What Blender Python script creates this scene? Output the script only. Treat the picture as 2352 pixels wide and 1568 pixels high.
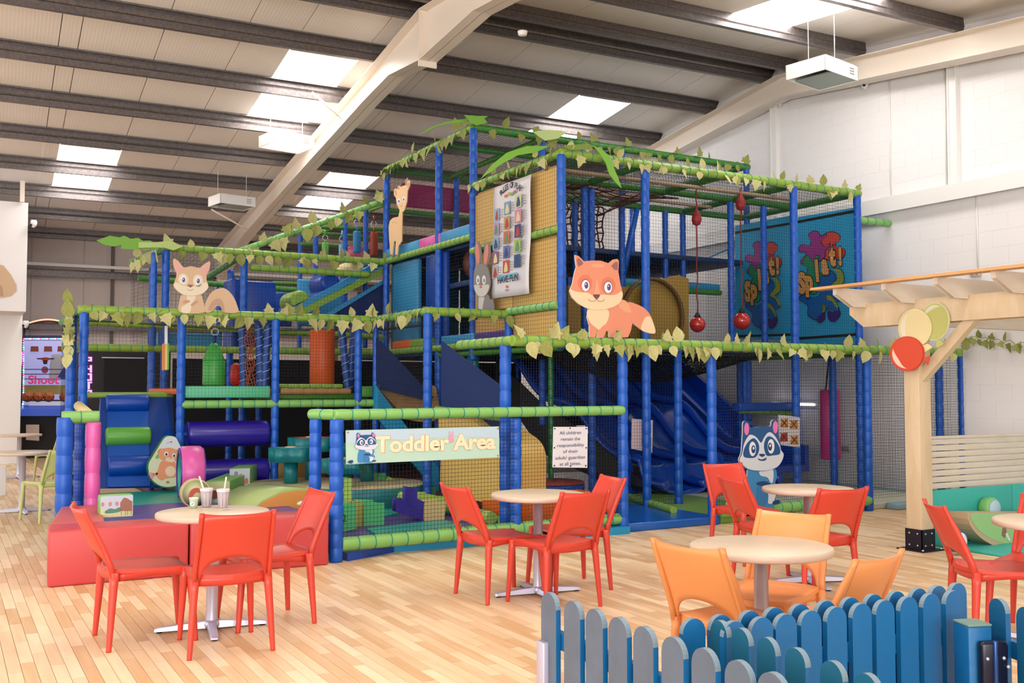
import bpy, math, random
from mathutils import Vector, Matrix
random.seed(7)
SC = bpy.context.scene
for o in list(bpy.data.objects): bpy.data.objects.remove(o)
COL = SC.collection
V = Vector
# ------------------------------------------------------------------ camera
W0, H0, FPX = 2352.0, 1568.0, 2290.0
AZ, PIT, HC = math.radians(29.7), math.radians(2.65), 1.53
FW = V((math.sin(AZ)*math.cos(PIT), math.cos(AZ)*math.cos(PIT), math.sin(PIT)))
RT = V((math.cos(AZ), -math.sin(AZ), 0)); UP = RT.cross(FW)
CP = V((0, 0, HC))
cam = bpy.data.cameras.new('camera'); cam.sensor_width = 36; cam.lens = FPX/W0*36
cam.clip_start = .05; cam.clip_end = 200
camo = bpy.data.objects.new('camera', cam); COL.objects.link(camo)
camo.matrix_world = Matrix(((RT.x, UP.x, -FW.x, 0), (RT.y, UP.y, -FW.y, 0), (RT.z, UP.z, -FW.z, HC), (0, 0, 0, 1)))
SC.camera = camo
# ------------------------------------------------------------------ world, light, exposure
wd = bpy.data.worlds.new('world'); SC.world = wd; wd.use_nodes = True
wd.node_tree.nodes['Background'].inputs[0].default_value = (1.0, .975, .95, 1)
wd.node_tree.nodes['Background'].inputs[1].default_value = 1.45
def area(name, loc, rot, sx, sy, power, col=(1, 1, 1)):
    l = bpy.data.lights.new(name, 'AREA'); l.shape = 'RECTANGLE'; l.size = sx; l.size_y = sy; l.energy = power; l.color = col
    o = bpy.data.objects.new(name, l); COL.objects.link(o); o.location = loc; o.rotation_euler = rot; return o
# the glazed front of the hall, behind the camera and to its left; daylight through the roof lights
area('front_glazing_light', (-4, -6.0, 3.2), (math.radians(80), 0, math.radians(-22)), 12, 5, 800, (1, .97, .95))
area('roof_daylight', (3, 2, 6.0), (0, 0, 0), 9, 6, 760, (1, .98, .96))
SC.view_settings.view_transform = 'Standard'; SC.view_settings.look = 'None'
SC.view_settings.gamma = 1; SC.view_settings.use_curve_mapping = False
SC.view_settings.exposure = 0.85
SC.cycles.max_bounces = 7; SC.cycles.diffuse_bounces = 4; SC.cycles.glossy_bounces = 3
SC.cycles.transparent_max_bounces = 12; SC.cycles.transmission_bounces = 4
SC.cycles.use_denoising = True; SC.cycles.caustics_reflective = False; SC.cycles.caustics_refractive = False
SC.cycles.sample_clamp_indirect = 4
# ------------------------------------------------------------------ survey helpers (photo point -> point on a plane of the place)
def ray(x, y): return FW*FPX + RT*(x-W0/2) + UP*(H0/2-y)
def onax(x, y, ax, v):
    d = ray(x, y); return CP + d*((v-CP[ax])/d[ax])
def X(x, y, v): return onax(x, y, 0, v)
def Y(x, y, v): return onax(x, y, 1, v)
def Z(x, y, v=0.): return onax(x, y, 2, v)
# ------------------------------------------------------------------ materials
def lin(h):
    if isinstance(h, str):
        h = h.lstrip('#'); c = [int(h[i:i+2], 16)/255 for i in (0, 2, 4)]
    else: c = [v/255 for v in h]
    return tuple((v/12.92 if v <= .04045 else ((v+.055)/1.055)**2.4) for v in c) + (1,)
MATS = {}
def mat(name, c, rough=.5, metal=0, bump=0, bscale=40, emit=0, var=0, vscale=3, coat=0, alpha=1, full=0):
    if name in MATS: return MATS[name]
    m = bpy.data.materials.new(name); m.use_nodes = True; nt = m.node_tree; b = nt.nodes['Principled BSDF']
    c = lin(c)
    if not (full or emit or metal): c = tuple(v*.78 for v in c[:3])+(1,)
    b.inputs['Base Color'].default_value = c
    b.inputs['Roughness'].default_value = rough; b.inputs['Metallic'].default_value = metal
    if coat: b.inputs['Coat Weight'].default_value = coat; b.inputs['Coat Roughness'].default_value = .2
    if emit: b.inputs['Emission Color'].default_value = c; b.inputs['Emission Strength'].default_value = emit
    if alpha < 1: b.inputs['Alpha'].default_value = alpha
    tc = None
    if bump or var:
        tc = nt.nodes.new('ShaderNodeTexCoord')
    if bump:
        n = nt.nodes.new('ShaderNodeTexNoise'); n.inputs['Scale'].default_value = bscale; n.inputs['Detail'].default_value = 2
        nt.links.new(tc.outputs['Object'], n.inputs['Vector'])
        bp = nt.nodes.new('ShaderNodeBump'); bp.inputs['Strength'].default_value = bump; bp.inputs['Distance'].default_value = .02
        nt.links.new(n.outputs['Fac'], bp.inputs['Height']); nt.links.new(bp.outputs['Normal'], b.inputs['Normal'])
    if var:
        n = nt.nodes.new('ShaderNodeTexNoise'); n.inputs['Scale'].default_value = vscale; n.inputs['Detail'].default_value = 3
        nt.links.new(tc.outputs['Object'], n.inputs['Vector'])
        r = nt.nodes.new('ShaderNodeValToRGB'); r.color_ramp.elements[0].position = .35; r.color_ramp.elements[1].position = .65
        r.color_ramp.elements[0].color = (c[0]*(1-var), c[1]*(1-var), c[2]*(1-var), 1)
        r.color_ramp.elements[1].color = (min(1, c[0]*(1+var)), min(1, c[1]*(1+var)), min(1, c[2]*(1+var)), 1)
        nt.links.new(n.outputs['Fac'], r.inputs['Fac']); nt.links.new(r.outputs['Color'], b.inputs['Base Color'])
    MATS[name] = m; return m
def wood(name, c1, c2, stretch=(14, 1.2, 14), rough=.5, rnd='Object'):
    m = bpy.data.materials.new(name); m.use_nodes = True; nt = m.node_tree; b = nt.nodes['Principled BSDF']; L = nt.links
    tc = nt.nodes.new('ShaderNodeTexCoord'); mp = nt.nodes.new('ShaderNodeMapping'); mp.inputs['Scale'].default_value = stretch
    ge = nt.nodes.new('ShaderNodeNewGeometry')
    L.new(ge.outputs['Position'], mp.inputs['Vector'])
    n = nt.nodes.new('ShaderNodeTexNoise'); n.inputs['Scale'].default_value = 2.2; n.inputs['Detail'].default_value = 4; n.inputs['Distortion'].default_value = .6
    L.new(mp.outputs[0], n.inputs['Vector'])
    mx = nt.nodes.new('ShaderNodeMix'); mx.data_type = 'RGBA'
    mx.inputs[6].default_value = lin(c1); mx.inputs[7].default_value = lin(c2)
    ma = nt.nodes.new('ShaderNodeMath'); ma.operation = 'MULTIPLY_ADD'; ma.inputs[1].default_value = .75; ma.use_clamp = True
    if rnd == 'Object':
        oi = nt.nodes.new('ShaderNodeObjectInfo'); src = oi.outputs['Random']
    elif rnd == 'Island': src = ge.outputs['Random Per Island']
    else: src = None
    L.new(n.outputs['Fac'], ma.inputs[0])
    if src is not None:
        m2 = nt.nodes.new('ShaderNodeMath'); m2.operation = 'MULTIPLY_ADD'; m2.inputs[1].default_value = .9; m2.inputs[2].default_value = -.33
        L.new(src, m2.inputs[0]); L.new(m2.outputs[0], ma.inputs[2])
    else: ma.inputs[2].default_value = .1
    L.new(ma.outputs[0], mx.inputs[0]); L.new(mx.outputs[2], b.inputs['Base Color'])
    b.inputs['Roughness'].default_value = rough
    MATS[name] = m; return m
def meshfab(name, c, hole=.25):
    m = mat(name, c, .8); nt = m.node_tree; b = nt.nodes['Principled BSDF']; out = nt.nodes['Material Output']
    t = nt.nodes.new('ShaderNodeBsdfTransparent'); mx = nt.nodes.new('ShaderNodeMixShader'); mx.inputs[0].default_value = 1-hole
    nt.links.new(t.outputs[0], mx.inputs[1]); nt.links.new(b.outputs[0], mx.inputs[2]); nt.links.new(mx.outputs[0], out.inputs[0]); return m
BLUE = mat('blue vinyl foam', '#005ccc', .42, bump=.25, bscale=9)
DBLUE = mat('royal blue vinyl', '#0048b4', .35, bump=.1, bscale=5)
NAVY = meshfab('navy mesh fabric', '#12306e', .12)
GREEN = mat('leaf green vinyl', '#92b846', .45, bump=.25, bscale=9)
MINT = mat('apple green vinyl', '#8cc86c', .4, bump=.2, bscale=9)
DGREEN = mat('mid green vinyl', '#4c8f34', .45, bump=.2, bscale=9)
TEALB = mat('teal cable tie', '#129a96', .5)
TEAL = mat('teal vinyl', '#1fae9c', .4, bump=.3, bscale=4)
DTEAL = mat('dark teal vinyl', '#087f88', .4, bump=.1, bscale=5)
LBLUE = mat('light blue vinyl', '#3a9cd4', .45, bump=.15, bscale=6)
CYAN = mat('cyan blue vinyl', '#0f9ad0', .45, bump=.1)
PURP = mat('purple vinyl', '#5c3aa0', .35, bump=.3, bscale=3)
DPURP = mat('deep violet vinyl', '#2a1ba0', .3, coat=.3)
REDV = mat('red vinyl', '#d4484a', .45, bump=.12, bscale=5)
PINK = mat('pink vinyl', '#e862b4', .35, bump=.3, bscale=8)
ORANGE = mat('orange vinyl', '#ea6a1e', .45)
YELL = mat('yellow foam', '#eec66e', .55, bump=.5, bscale=6)
YELP = mat('yellow panel', '#eec474', .6, bump=.15, bscale=4)
CREAM = mat('cream vinyl', '#e6cf96', .5)
BLACK = mat('black', '#0d0d10', .6)
NET = mat('black netting cord', '#0c0c12', .7)
MAROON = mat('maroon rope', '#57161f', .8)
WHITE = mat('white paint', '#e9e7e5', .6, full=1)
WALLM = mat('white masonry paint', '#e9e6e6', .7, bump=.04, bscale=60, full=1)
STEELW = mat('cream painted steel', '#eaded0', .45, full=1)
GALV = mat('galvanised steel', '#6e6766', .42, metal=.55, var=.18, vscale=25)
CHROME = mat('brushed steel', '#c6c6da', .35, metal=.55)
DARKM = meshfab('black shade backing', '#08090c', .04)
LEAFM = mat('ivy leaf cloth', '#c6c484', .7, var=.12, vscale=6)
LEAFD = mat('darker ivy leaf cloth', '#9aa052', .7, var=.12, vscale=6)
PALM = mat('palm leaf green', '#7fbf3f', .5)
PALML = mat('pale palm leaf', '#c6e08a', .5)
ROPEW = mat('white rope', '#c9dbe6', .7)
ROPEB = mat('tan rope', '#8c7458', .8)
PAPER = mat('white laminated paper', '#e8e6ec', .5)
# ------------------------------------------------------------------ mesh builder
class MB:
    def __init__(s): s.v = []; s.f = []; s.m = []; s.k = 0; s.sm = []
    def add(s, vs, fs, smooth=False):
        n = len(s.v); s.v += [tuple(v) for v in vs]
        for f in fs: s.f.append([n+i for i in f]); s.m.append(s.k); s.sm.append(smooth)
        return s
    def hexa(s, b, t):   # b, t: four points each
        return s.add(list(b)+list(t), [(3, 2, 1, 0), (4, 5, 6, 7), (0, 1, 5, 4), (1, 2, 6, 5), (2, 3, 7, 6), (3, 0, 4, 7)])
    def box(s, a, b, M=None):
        x0, y0, z0 = a; x1, y1, z1 = b
        P = [V(p) for p in ((x0, y0, z0), (x1, y0, z0), (x1, y1, z0), (x0, y1, z0), (x0, y0, z1), (x1, y0, z1), (x1, y1, z1), (x0, y1, z1))]
        if M: P = [M @ p for p in P]
        return s.hexa(P[:4], P[4:])
    def rbox(s, a, b, r=.02, M=None, seg=3):      # box with rounded upper/lower edges: stack of inset rings
        x0, y0, z0 = a; x1, y1, z1 = b; rings = []
        pr = []
        for i in range(seg+1):
            t = math.pi/2*i/seg; pr.append((r*(1-math.sin(t)), z0+r*(1-math.cos(t))))
        pr = pr + [(p[0], z1-(p[1]-z0)) for p in reversed(pr)]
        n = 0; P = []
        cs = 3
        for ins, z in pr:
            ring = []
            for cx, cy, a0 in ((x1-r, y1-r, 0), (x0+r, y1-r, 90), (x0+r, y0+r, 180), (x1-r, y0+r, 270)):
                for j in range(cs):
                    an = math.radians(a0+90*j/(cs-1)); q = max(r-ins, .0005)
                    ring.append(V((cx+q*math.cos(an), cy+q*math.sin(an), z)))
            rings.append(ring)
        if M: rings = [[M @ p for p in rg] for rg in rings]
        return s.loft(rings, True)
    def loft(s, rings, smooth=True, caps=True, closed=True):
        n = len(rings[0]); vs = [p for r in rings for p in r]; fs = []
        for i in range(len(rings)-1):
            for j in range(n if closed else n-1):
                k = (j+1) % n; fs.append((i*n+j, i*n+k, (i+1)*n+k, (i+1)*n+j))
        s.add(vs, fs, smooth)
        if caps:
            base = len(s.v)-len(vs)
            s.f.append([base+i for i in reversed(range(n))]); s.m.append(s.k); s.sm.append(False)
            s.f.append([base+(len(rings)-1)*n+i for i in range(n)]); s.m.append(s.k); s.sm.append(False)
        return s
    def tube(s, p, q, r, seg=8, r2=None, smooth=True, prof=None):
        p, q = V(p), V(q); d = (q-p); L = d.length; d.normalize()
        a = d.orthogonal().normalized(); 
        if abs(d.z) > .9: a = V((1, 0, 0))-d*d.x; a.normalize()
        b = d.cross(a); r2 = r if r2 is None else r2
        pf = prof or [(0, r), (L, r2)]
        rings = [[p+d*t+(a*math.cos(2*math.pi*j/seg)+b*math.sin(2*math.pi*j/seg))*rr for j in range(seg)] for t, rr in pf]
        return s.loft(rings, smooth)
    def path(s, pts, r, seg=6, closed=False):
        pts = [V(p) for p in pts]; rings = []
        for i, p in enumerate(pts):
            d = (pts[min(i+1, len(pts)-1)]-pts[max(i-1, 0)]).normalized()
            u = V((0, 0, 1)) if abs(d.z) < .9 else V((1, 0, 0))
            a = d.cross(u).normalized(); b = d.cross(a); rr = r[i] if isinstance(r, list) else r
            rings.append([p+(a*math.cos(2*math.pi*j/seg)+b*math.sin(2*math.pi*j/seg))*rr for j in range(seg)])
        return s.loft(rings, True)
    def lathe(s, c, pf, seg=20, ax=V((0, 0, 1)), smooth=True, caps=True):
        c = V(c); ax = V(ax).normalized(); a = V((1, 0, 0)) if abs(ax.x) < .9 else V((0, 1, 0)); a = (a-ax*a.dot(ax)).normalized(); b = ax.cross(a)
        rings = [[c+ax*z+(a*math.cos(2*math.pi*j/seg)+b*math.sin(2*math.pi*j/seg))*max(r, .0004) for j in range(seg)] for r, z in pf]
        return s.loft(rings, smooth, caps)
    def sphere(s, c, r, n=10, m=14, sc=(1, 1, 1)):
        c = V(c); rings = [[c+V((sc[0]*r*math.sin(math.pi*(i+.02)/(n+.04))*math.cos(2*math.pi*j/m), sc[1]*r*math.sin(math.pi*(i+.02)/(n+.04))*math.sin(2*math.pi*j/m), -sc[2]*r*math.cos(math.pi*(i+.02)/(n+.04)))) for j in range(m)] for i in range(n+1)]
        return s.loft(rings, True)
    def prism(s, pts, d):     # flat outline extruded by d
        n = len(pts); d = V(d); P = [V(p) for p in pts]; vs = P+[p+d for p in P]
        fs = [tuple(range(n)), tuple(range(2*n-1, n-1, -1))]+[(i, (i+1) % n, n+(i+1) % n, n+i) for i in range(n)]
        return s.add(vs, fs)
    def solid(s, G, off, smooth=True):      # grid of points G[i][j] with thickness off(i,j) vector
        nu, nv = len(G), len(G[0]); A = [p for r in G for p in r]; B = [G[i][j]+off(i, j) for i in range(nu) for j in range(nv)]
        N = nu*nv; ix = lambda i, j: i*nv+j; fs = []
        for i in range(nu-1):
            for j in range(nv-1):
                fs.append((ix(i, j), ix(i+1, j), ix(i+1, j+1), ix(i, j+1)))
                fs.append((N+ix(i, j), N+ix(i, j+1), N+ix(i+1, j+1), N+ix(i+1, j)))
        s.add(A+B, fs, smooth); n0 = len(s.v)-2*N
        ed = [ix(i, 0) for i in range(nu)]+[ix(nu-1, j) for j in range(1, nv)]+[ix(i, nv-1) for i in range(nu-2, -1, -1)]+[ix(0, j) for j in range(nv-2, 0, -1)]
        m = len(ed)
        for k in range(m):
            a, b = ed[k], ed[(k+1) % m]; s.f.append([n0+a, n0+N+a, n0+N+b, n0+b]); s.m.append(s.k); s.sm.append(False)
        return s
    def net(s, p00, p10, p11, p01, pitch=.03, r=.0016, sag=0):
        p00, p10, p11, p01 = map(V, (p00, p10, p11, p01))
        nu = max(2, int(round((p10-p00).length/pitch))); nv = max(2, int(round((p01-p00).length/pitch)))
        nrm = (p10-p00).cross(p01-p00).normalized()
        def P(u, v):
            q = (p00*(1-u)+p10*u)*(1-v)+(p01*(1-u)+p11*u)*v
            if sag: q = q-V((0, 0, 1))*sag*math.sin(math.pi*u)*math.sin(math.pi*v)
            return q
        K = 6 if sag else 1
        def strand(f):
            for k in range(K):
                a, b = f(k/K), f((k+1)/K); d = (b-a).normalized(); t = d.cross(nrm).normalized()
                A = [nrm*r, t*r*.9-nrm*r*.5, -t*r*.9-nrm*r*.5]
                s.add([a+x for x in A]+[b+x for x in A], [(0, 1, 4, 3), (1, 2, 5, 4), (2, 0, 3, 5)])
        for i in range(nu+1): strand(lambda t, u=i/nu: P(u, t))
        for j in range(nv+1): strand(lambda t, v=j/nv: P(t, v))
        return s
    def build(s, name, mats, parent=None, **kw):
        me = bpy.data.meshes.new(name); me.from_pydata(s.v, [], s.f)
        for m in (mats if isinstance(mats, (list, tuple)) else [mats]): me.materials.append(m)
        me.polygons.foreach_set('material_index', s.m); me.polygons.foreach_set('use_smooth', s.sm); me.update()
        return link(name, me, parent, **kw)
def link(name, me, parent=None, label=None, cat=None, group=None, kind=None):
    o = bpy.data.objects.new(name, me); COL.objects.link(o)
    if parent is not None: attach(o, parent)
    return tag(o, label, cat, group, kind)
def tag(o, label=None, cat=None, group=None, kind=None):
    if label: o['label'] = label
    if cat: o['category'] = cat
    if group: o['group'] = group
    if kind: o['kind'] = kind
    return o
def attach(o, parent):
    o.parent = parent
    if not parent.get('local'):
        o.matrix_parent_inverse = Matrix.Translation(-V(parent.get('base', (0, 0, 0))))
def thing(name, label, cat, loc=(0, 0, 0), rz=0, group=None, local=False, kind=None):
    o = bpy.data.objects.new(name, None); COL.objects.link(o); o.empty_display_size = .1
    o.location = loc; o.rotation_euler = (0, 0, rz)
    o['base'] = tuple(loc); 
    if local: o['local'] = 1
    return tag(o, label, cat, group, kind)
def dup(root, loc, rz, label, group=None):
    r = root.copy(); COL.objects.link(r); r.location = loc; r.rotation_euler = (0, 0, rz); r['label'] = label
    if group: r['group'] = group
    for ch in [c for c in bpy.data.objects if c.parent == root]:
        c = ch.copy(); COL.objects.link(c); c.parent = r
        for g in [x for x in bpy.data.objects if x.parent == ch]:
            d = g.copy(); COL.objects.link(d); d.parent = c
    return r
def spline(pts, n=6):
    out = []; m = len(pts)
    for i in range(m):
        p0, p1, p2, p3 = [V((q[0], q[1])) for q in (pts[i-1], pts[i], pts[(i+1) % m], pts[(i+2) % m])]
        for k in range(n):
            t = k/n; out.append(.5*((2*p1)+(-p0+p2)*t+(2*p0-5*p1+4*p2-p3)*t*t+(-p0+3*p1-3*p2+p3)*t**3))
    return [(p.x, p.y) for p in out]
def ell(cx, cy, rx, ry, rot=0, n=24):
    c, s = math.cos(math.radians(rot)), math.sin(math.radians(rot))
    return [(cx+rx*math.cos(a)*c-ry*math.sin(a)*s, cy+rx*math.cos(a)*s+ry*math.sin(a)*c) for a in [2*math.pi*i/n for i in range(n)]]
class Board:
    """flat printed board: outlines measured on the photograph, laid on a real plane, each print layer a hair proud"""
    def __init__(s, name, label, cat, fn, nrm, parent=None, thick=.012, kind=None):
        s.fn = fn; s.n = V(nrm); s.k = 0; s.th = thick; s.root = None; s.name = name; s.lab = label; s.cat = cat; s.parent = parent
    def base(s, pts, m, nm=None):
        b = MB().prism([s.fn(x, y) for x, y in pts], -s.n*s.th)
        o = b.build(nm or s.name, m, s.parent)
        if s.parent is None: tag(o, s.lab, s.cat)
        s.root = o; return s
    def lay(s, nm, pts, m, lvl=1, label=None):
        b = MB().prism([s.fn(x, y)+s.n*(.0015*lvl) for x, y in pts], s.n*.001)
        o = bpy.data.objects.new(nm, None) if 0 else b.build(nm, m)
        o.parent = s.root
        if label: o['label'] = label
        return s
FONTC = {}
def text(body, origin, xd, yd, size, m, parent, name='lettering', bold=.0, align='LEFT', ext=.001, spacing=1.0):
    cu = bpy.data.curves.new('t', 'FONT'); cu.body = body; cu.size = 1; cu.align_x = align; cu.offset = bold; cu.extrude = 0; cu.space_line = 1.0; cu.resolution_u = 3; cu.space_character = spacing
    o = bpy.data.objects.new('t', cu); COL.objects.link(o); dg = bpy.context.evaluated_depsgraph_get(); dg.update()
    me = bpy.data.meshes.new_from_object(o.evaluated_get(dg)); bpy.data.objects.remove(o)
    xd, yd = V(xd), V(yd); n = xd.cross(yd).normalized(); og = V(origin)
    for v in me.vertices: v.co = og+xd*(v.co.x*size)+yd*(v.co.y*size)
    me.materials.clear(); me.materials.append(m); me.name = name
    o = bpy.data.objects.new(name, me); COL.objects.link(o); o.parent = parent
    if parent is not None and parent.get('base') is not None and not parent.get('local'): o.matrix_parent_inverse = Matrix.Translation(-V(parent['base']))
    return o
# ================================================================== the hall
DR = math.radians(-2.3)
def bp(x, y, z=0.):      # hall frame: the roof's axes are turned 2.3 degrees from the play frame's
    c, s = math.cos(DR), math.sin(DR); u, v = x-12, y-12
    return V((12+c*u-s*v, 12+s*u+c*v, z))
YR, YB = 11.75, 25.6                       # ridge and back wall
def zp(y): return 6.4-.112*(y-13.5) if y >= YR else 6.596-.112*(YR-y)   # underside of the purlins
PH = .235
def zs(y): return zp(y)+PH                 # underside of the sheets
# floor ------------------------------------------------------------
fl = MB().box((-9, -9, -.12), (12.3, 27, -.006)).build('floor', mat('subfloor joint', '#c2a27a', .7)); tag(fl, kind='structure')
PLO = wood('plank beech single', '#ecd6b2', '#c9a070', (10, .8, 10), .42, 'Object')
PLI = wood('plank beech joined', '#ecd6b2', '#c9a070', (10, .8, 10), .42, 'Island')
pw, plen = .072, .52; cells = []
def inplay(x, y): return (x > 3.15 and y > 9.0 and x < 11.9) or (1.6 < x <= 3.3 and y > 10.0) or (y > 18.5 and x > 2.3)
i = 0; x = -4.2
while x < 12:
    y = 1.2+((i*0.37) % 1)*plen-(plen if True else 0)
    while y < (25.4 if x < 2.4 else 9.2):
        d = (V((x+pw/2, y+plen/2, 0))-CP); dep = d.dot(FW)
        if dep > .5 and not inplay(x, y+.3):
            px = W0/2+FPX*d.dot(RT)/dep; py = H0/2-FPX*d.dot(UP)/dep
            if -900 < px < W0+2200 and py < H0+900: cells.append((x, y, dep, 0 <= px <= W0 and 1150 < py <= H0+10))
        y += plen
    x += pw; i += 1
def plank_mb(b, x, y, L=plen):
    g = .0009
    return b.add([(x+g, y+g, -.006), (x+pw-g, y+g, -.006), (x+pw-g, y+L-g, -.006), (x+g, y+L-g, -.006), (x+g+.0006, y+g, 0), (x+pw-g-.0006, y+g, 0), (x+pw-g-.0006, y+L-g, 0), (x+g+.0006, y+L-g, 0)],
                 [(4, 5, 6, 7), (0, 1, 5, 4), (1, 2, 6, 5), (2, 3, 7, 6), (3, 0, 4, 7)])
cells.sort(key=lambda c: (not c[3], c[2]))
b0 = plank_mb(MB(), 0, 0); pm = b0.build('plank', PLO, fl); pm.location = (cells[0][0], cells[0][1], 0)
for c in cells[1:300]:
    o = bpy.data.objects.new('plank', pm.data); COL.objects.link(o); o.parent = fl; o.location = (c[0], c[1], 0)
b0 = MB()
for c in cells[300:]: plank_mb(b0, c[0], c[1])
tag(b0.build('plank_field', PLI, fl), kind='stuff')
# right-hand block wall ----------------------------------------------
XW = 12.0
wr = MB().box((XW+.003, -9, -.05), (XW+.3, 26, 7.2)).build('wall_right', WALLM); tag(wr, kind='structure')
bw, bh = .45, .225; cl = []
for r in range(31):
    y = -1.0+(.225 if r % 2 else 0)
    z = r*bh
    while y < 16.5:
        top = zp(y)-.05
        if z+bh < top-.1:
            d = V((XW, y, z))-CP; dep = d.dot(FW); px = W0/2+FPX*d.dot(RT)/max(dep, .1); py = H0/2-FPX*d.dot(UP)/max(dep, .1)
            cl.append((y, z, dep, dep > 1 and px < 2500 and -150 < py < 1300 and not (px < 1950 and py > 420)))
        y += bw
def blk(b, y, z):
    g = .0006; a = .0012
    return b.add([(XW+.004, y+g, z+g), (XW+.004, y+bw-g, z+g), (XW+.004, y+bw-g, z+bh-g), (XW+.004, y+g, z+bh-g),
                  (XW, y+g+a, z+g+a), (XW, y+bw-g-a, z+g+a), (XW, y+bw-g-a, z+bh-g-a), (XW, y+g+a, z+bh-g-a)],
                 [(7, 6, 5, 4), (0, 4, 5, 1), (1, 5, 6, 2), (2, 6, 7, 3), (3, 7, 4, 0)])
cl.sort(key=lambda c: (not c[3], c[2]))
o0 = blk(MB(), 0, 0).build('block', WALLM, wr); o0.location = (0, cl[0][0], cl[0][1])
for c in cl[1:300]:
    o = bpy.data.objects.new('block', o0.data); COL.objects.link(o); o.parent = wr; o.location = (0, c[0], c[1])
b = MB()
for c in cl[300:]: blk(b, c[0], c[1])
tag(b.build('block_field', WALLM, wr), kind='stuff')
# rail, channel columns and conduits on the wall
b = MB().box((XW-.14, -2, 4.16), (XW, 16.4, 4.30)); b.box((XW-.14, -2, 4.08), (XW-.12, 16.4, 4.16)); tag(b.build('trim_1', WHITE), kind='structure')
for k, (px, yy) in enumerate(((1780, 0), (2190, 0))):
    p = X(px, 300, XW); b = MB().box((XW-.07, p.y-.1, 4.3 if k else 4.3), (XW, p.y+.02, zp(p.y)-.02)).box((XW-.09, p.y-.11, 4.3), (XW-.07, p.y-.09, zp(p.y)-.02)).box((XW-.09, p.y+.01, 4.3), (XW-.07, p.y+.03, zp(p.y)-.02))
    tag(b.build('trim_%d' % (k+2), WHITE), kind='structure')
def conduit(px, py0, py1, lab):
    a, c = X(px, py0, XW-.012), X(px, py1, XW-.012)
    tag(MB().tube(V((XW-.012, a.y, a.z)), V((XW-.012, a.y, c.z)), .011, 8).build('conduit', WHITE), lab, 'conduit', None)
conduit(2042, 175, 460, 'thin white conduit running down the upper right wall below the dome camera')
conduit(2168, 110, 440, 'thin white conduit on the upper wall beside the wide channel column')
conduit(2243, 445, 622, 'short white conduit dropping from the wall rail to the double socket')
# back wall ---------------------------------------------------------------
CLAD = mat('grey cladding', '#c9bdb6', .6, full=1)
wb = MB().hexa([bp(-9, YB), bp(13, YB), bp(13, YB+.3), bp(-9, YB+.3)], [bp(-9, YB, 5.6), bp(13, YB, 5.6), bp(13, YB+.3, 5.6), bp(-9, YB+.3, 5.6)]).build('wall_back', CLAD); tag(wb, kind='structure')
def bbox(b, x0, x1, y0, y1, z0, z1):
    return b.hexa([bp(x0, y0, z0), bp(x1, y0, z0), bp(x1, y1, z0), bp(x0, y1, z0)], [bp(x0, y0, z1), bp(x1, y0, z1), bp(x1, y1, z1), bp(x0, y1, z1)])
k = 0; x = -3.4
while x < 12:      # each cladding panel with its recessed joint, finely ribbed
    b = bbox(MB(), x+.01, x+1.13, YB-.03, YB, 1.9, 5.2)
    xx = x+.1
    while xx < x+1.1: bbox(b, xx, xx+.05, YB-.036, YB-.03, 1.9, 5.2); xx += .14
    b.build('cladding_panel', CLAD, wb); x += 1.15
b = MB()
for x in (2.95, 8.6, -2.8): bbox(b, x, x+.07, YB-.12, YB-.03, 0, 5.25)
tag(b.build('wall_post', mat('dark joint', '#6c615e', .6), wb))
tag(bbox(bbox(MB(), -4, 12, YB-.2, YB-.03, 4.30, 4.34), -4, 12, YB-.2, YB-.18, 4.16, 4.34).build('trim_4', GALV), kind='structure')
tag(bbox(MB(), -4, 12, YB-.26, YB-.19, 4.40, 4.47).build('trim_5', WHITE), kind='structure')
tag(bbox(bbox(MB(), -4, 12, YB-.2, YB-.03, 3.02, 3.06), -4, 12, YB-.2, YB-.18, 2.9, 3.06).build('trim_6', GALV), kind='structure')
bbox(MB(), -4, 12, YB-.06, YB-.03, 0, 1.9).build('plinth', mat('pale masonry', '#d7ccc8', .7), wb)
# left wall block with its projecting upper box ----------------------------------
p = Y(48, 900, 22.6); tag(MB().box((-7, 22.6, 0), (p.x, 25.3, 3.15)).build('wall_left', WALLM), kind='structure')
p = Y(62, 600, 21.4); ub = MB().box((-7, 21.4, 3.0), (p.x, 25.2, 5.12)).build('wall_left_upper', WALLM); tag(ub, kind='structure')
pl = Y(62, 330, 21.3)
hp_ = thing('hanger_pole', 'cream steel hanger pole above the white boxed wall at far left', 'pole', (pl.x-.06, 21.34, 5.1)); MB().box((pl.x-.1, 21.3, 5.12), (pl.x-.02, 21.38, zp(21.3))).build('pole', STEELW, hp_); MB().tube(Y(66, 322, 21.34), Y(72, 378, 21.34), .025).build('strut', STEELW, hp_)
# ceiling --------------------------------------------------------------------
SHEET = mat('white lining sheet', '#f6eee6', .5, full=1)
nt = SHEET.node_tree; bs = nt.nodes['Principled BSDF']; tc = nt.nodes.new('ShaderNodeTexCoord'); wv = nt.nodes.new('ShaderNodeTexWave')
wv.bands_direction = 'X'; wv.inputs['Scale'].default_value = 6.5; mpn = nt.nodes.new('ShaderNodeMapping'); mpn.inputs['Rotation'].default_value = (0, 0, -DR)
nt.links.new(tc.outputs['Object'], mpn.inputs['Vector']); nt.links.new(mpn.outputs[0], wv.inputs['Vector'])
bm_ = nt.nodes.new('ShaderNodeBump'); bm_.inputs['Strength'].default_value = .14; bm_.inputs['Distance'].default_value = .006
nt.links.new(wv.outputs['Fac'], bm_.inputs['Height']); nt.links.new(bm_.outputs['Normal'], bs.inputs['Normal'])
SKY = mat('daylit translucent sheet', '#fffaf6', .6, emit=8)
ce = MB(); yN = -8.5
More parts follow.
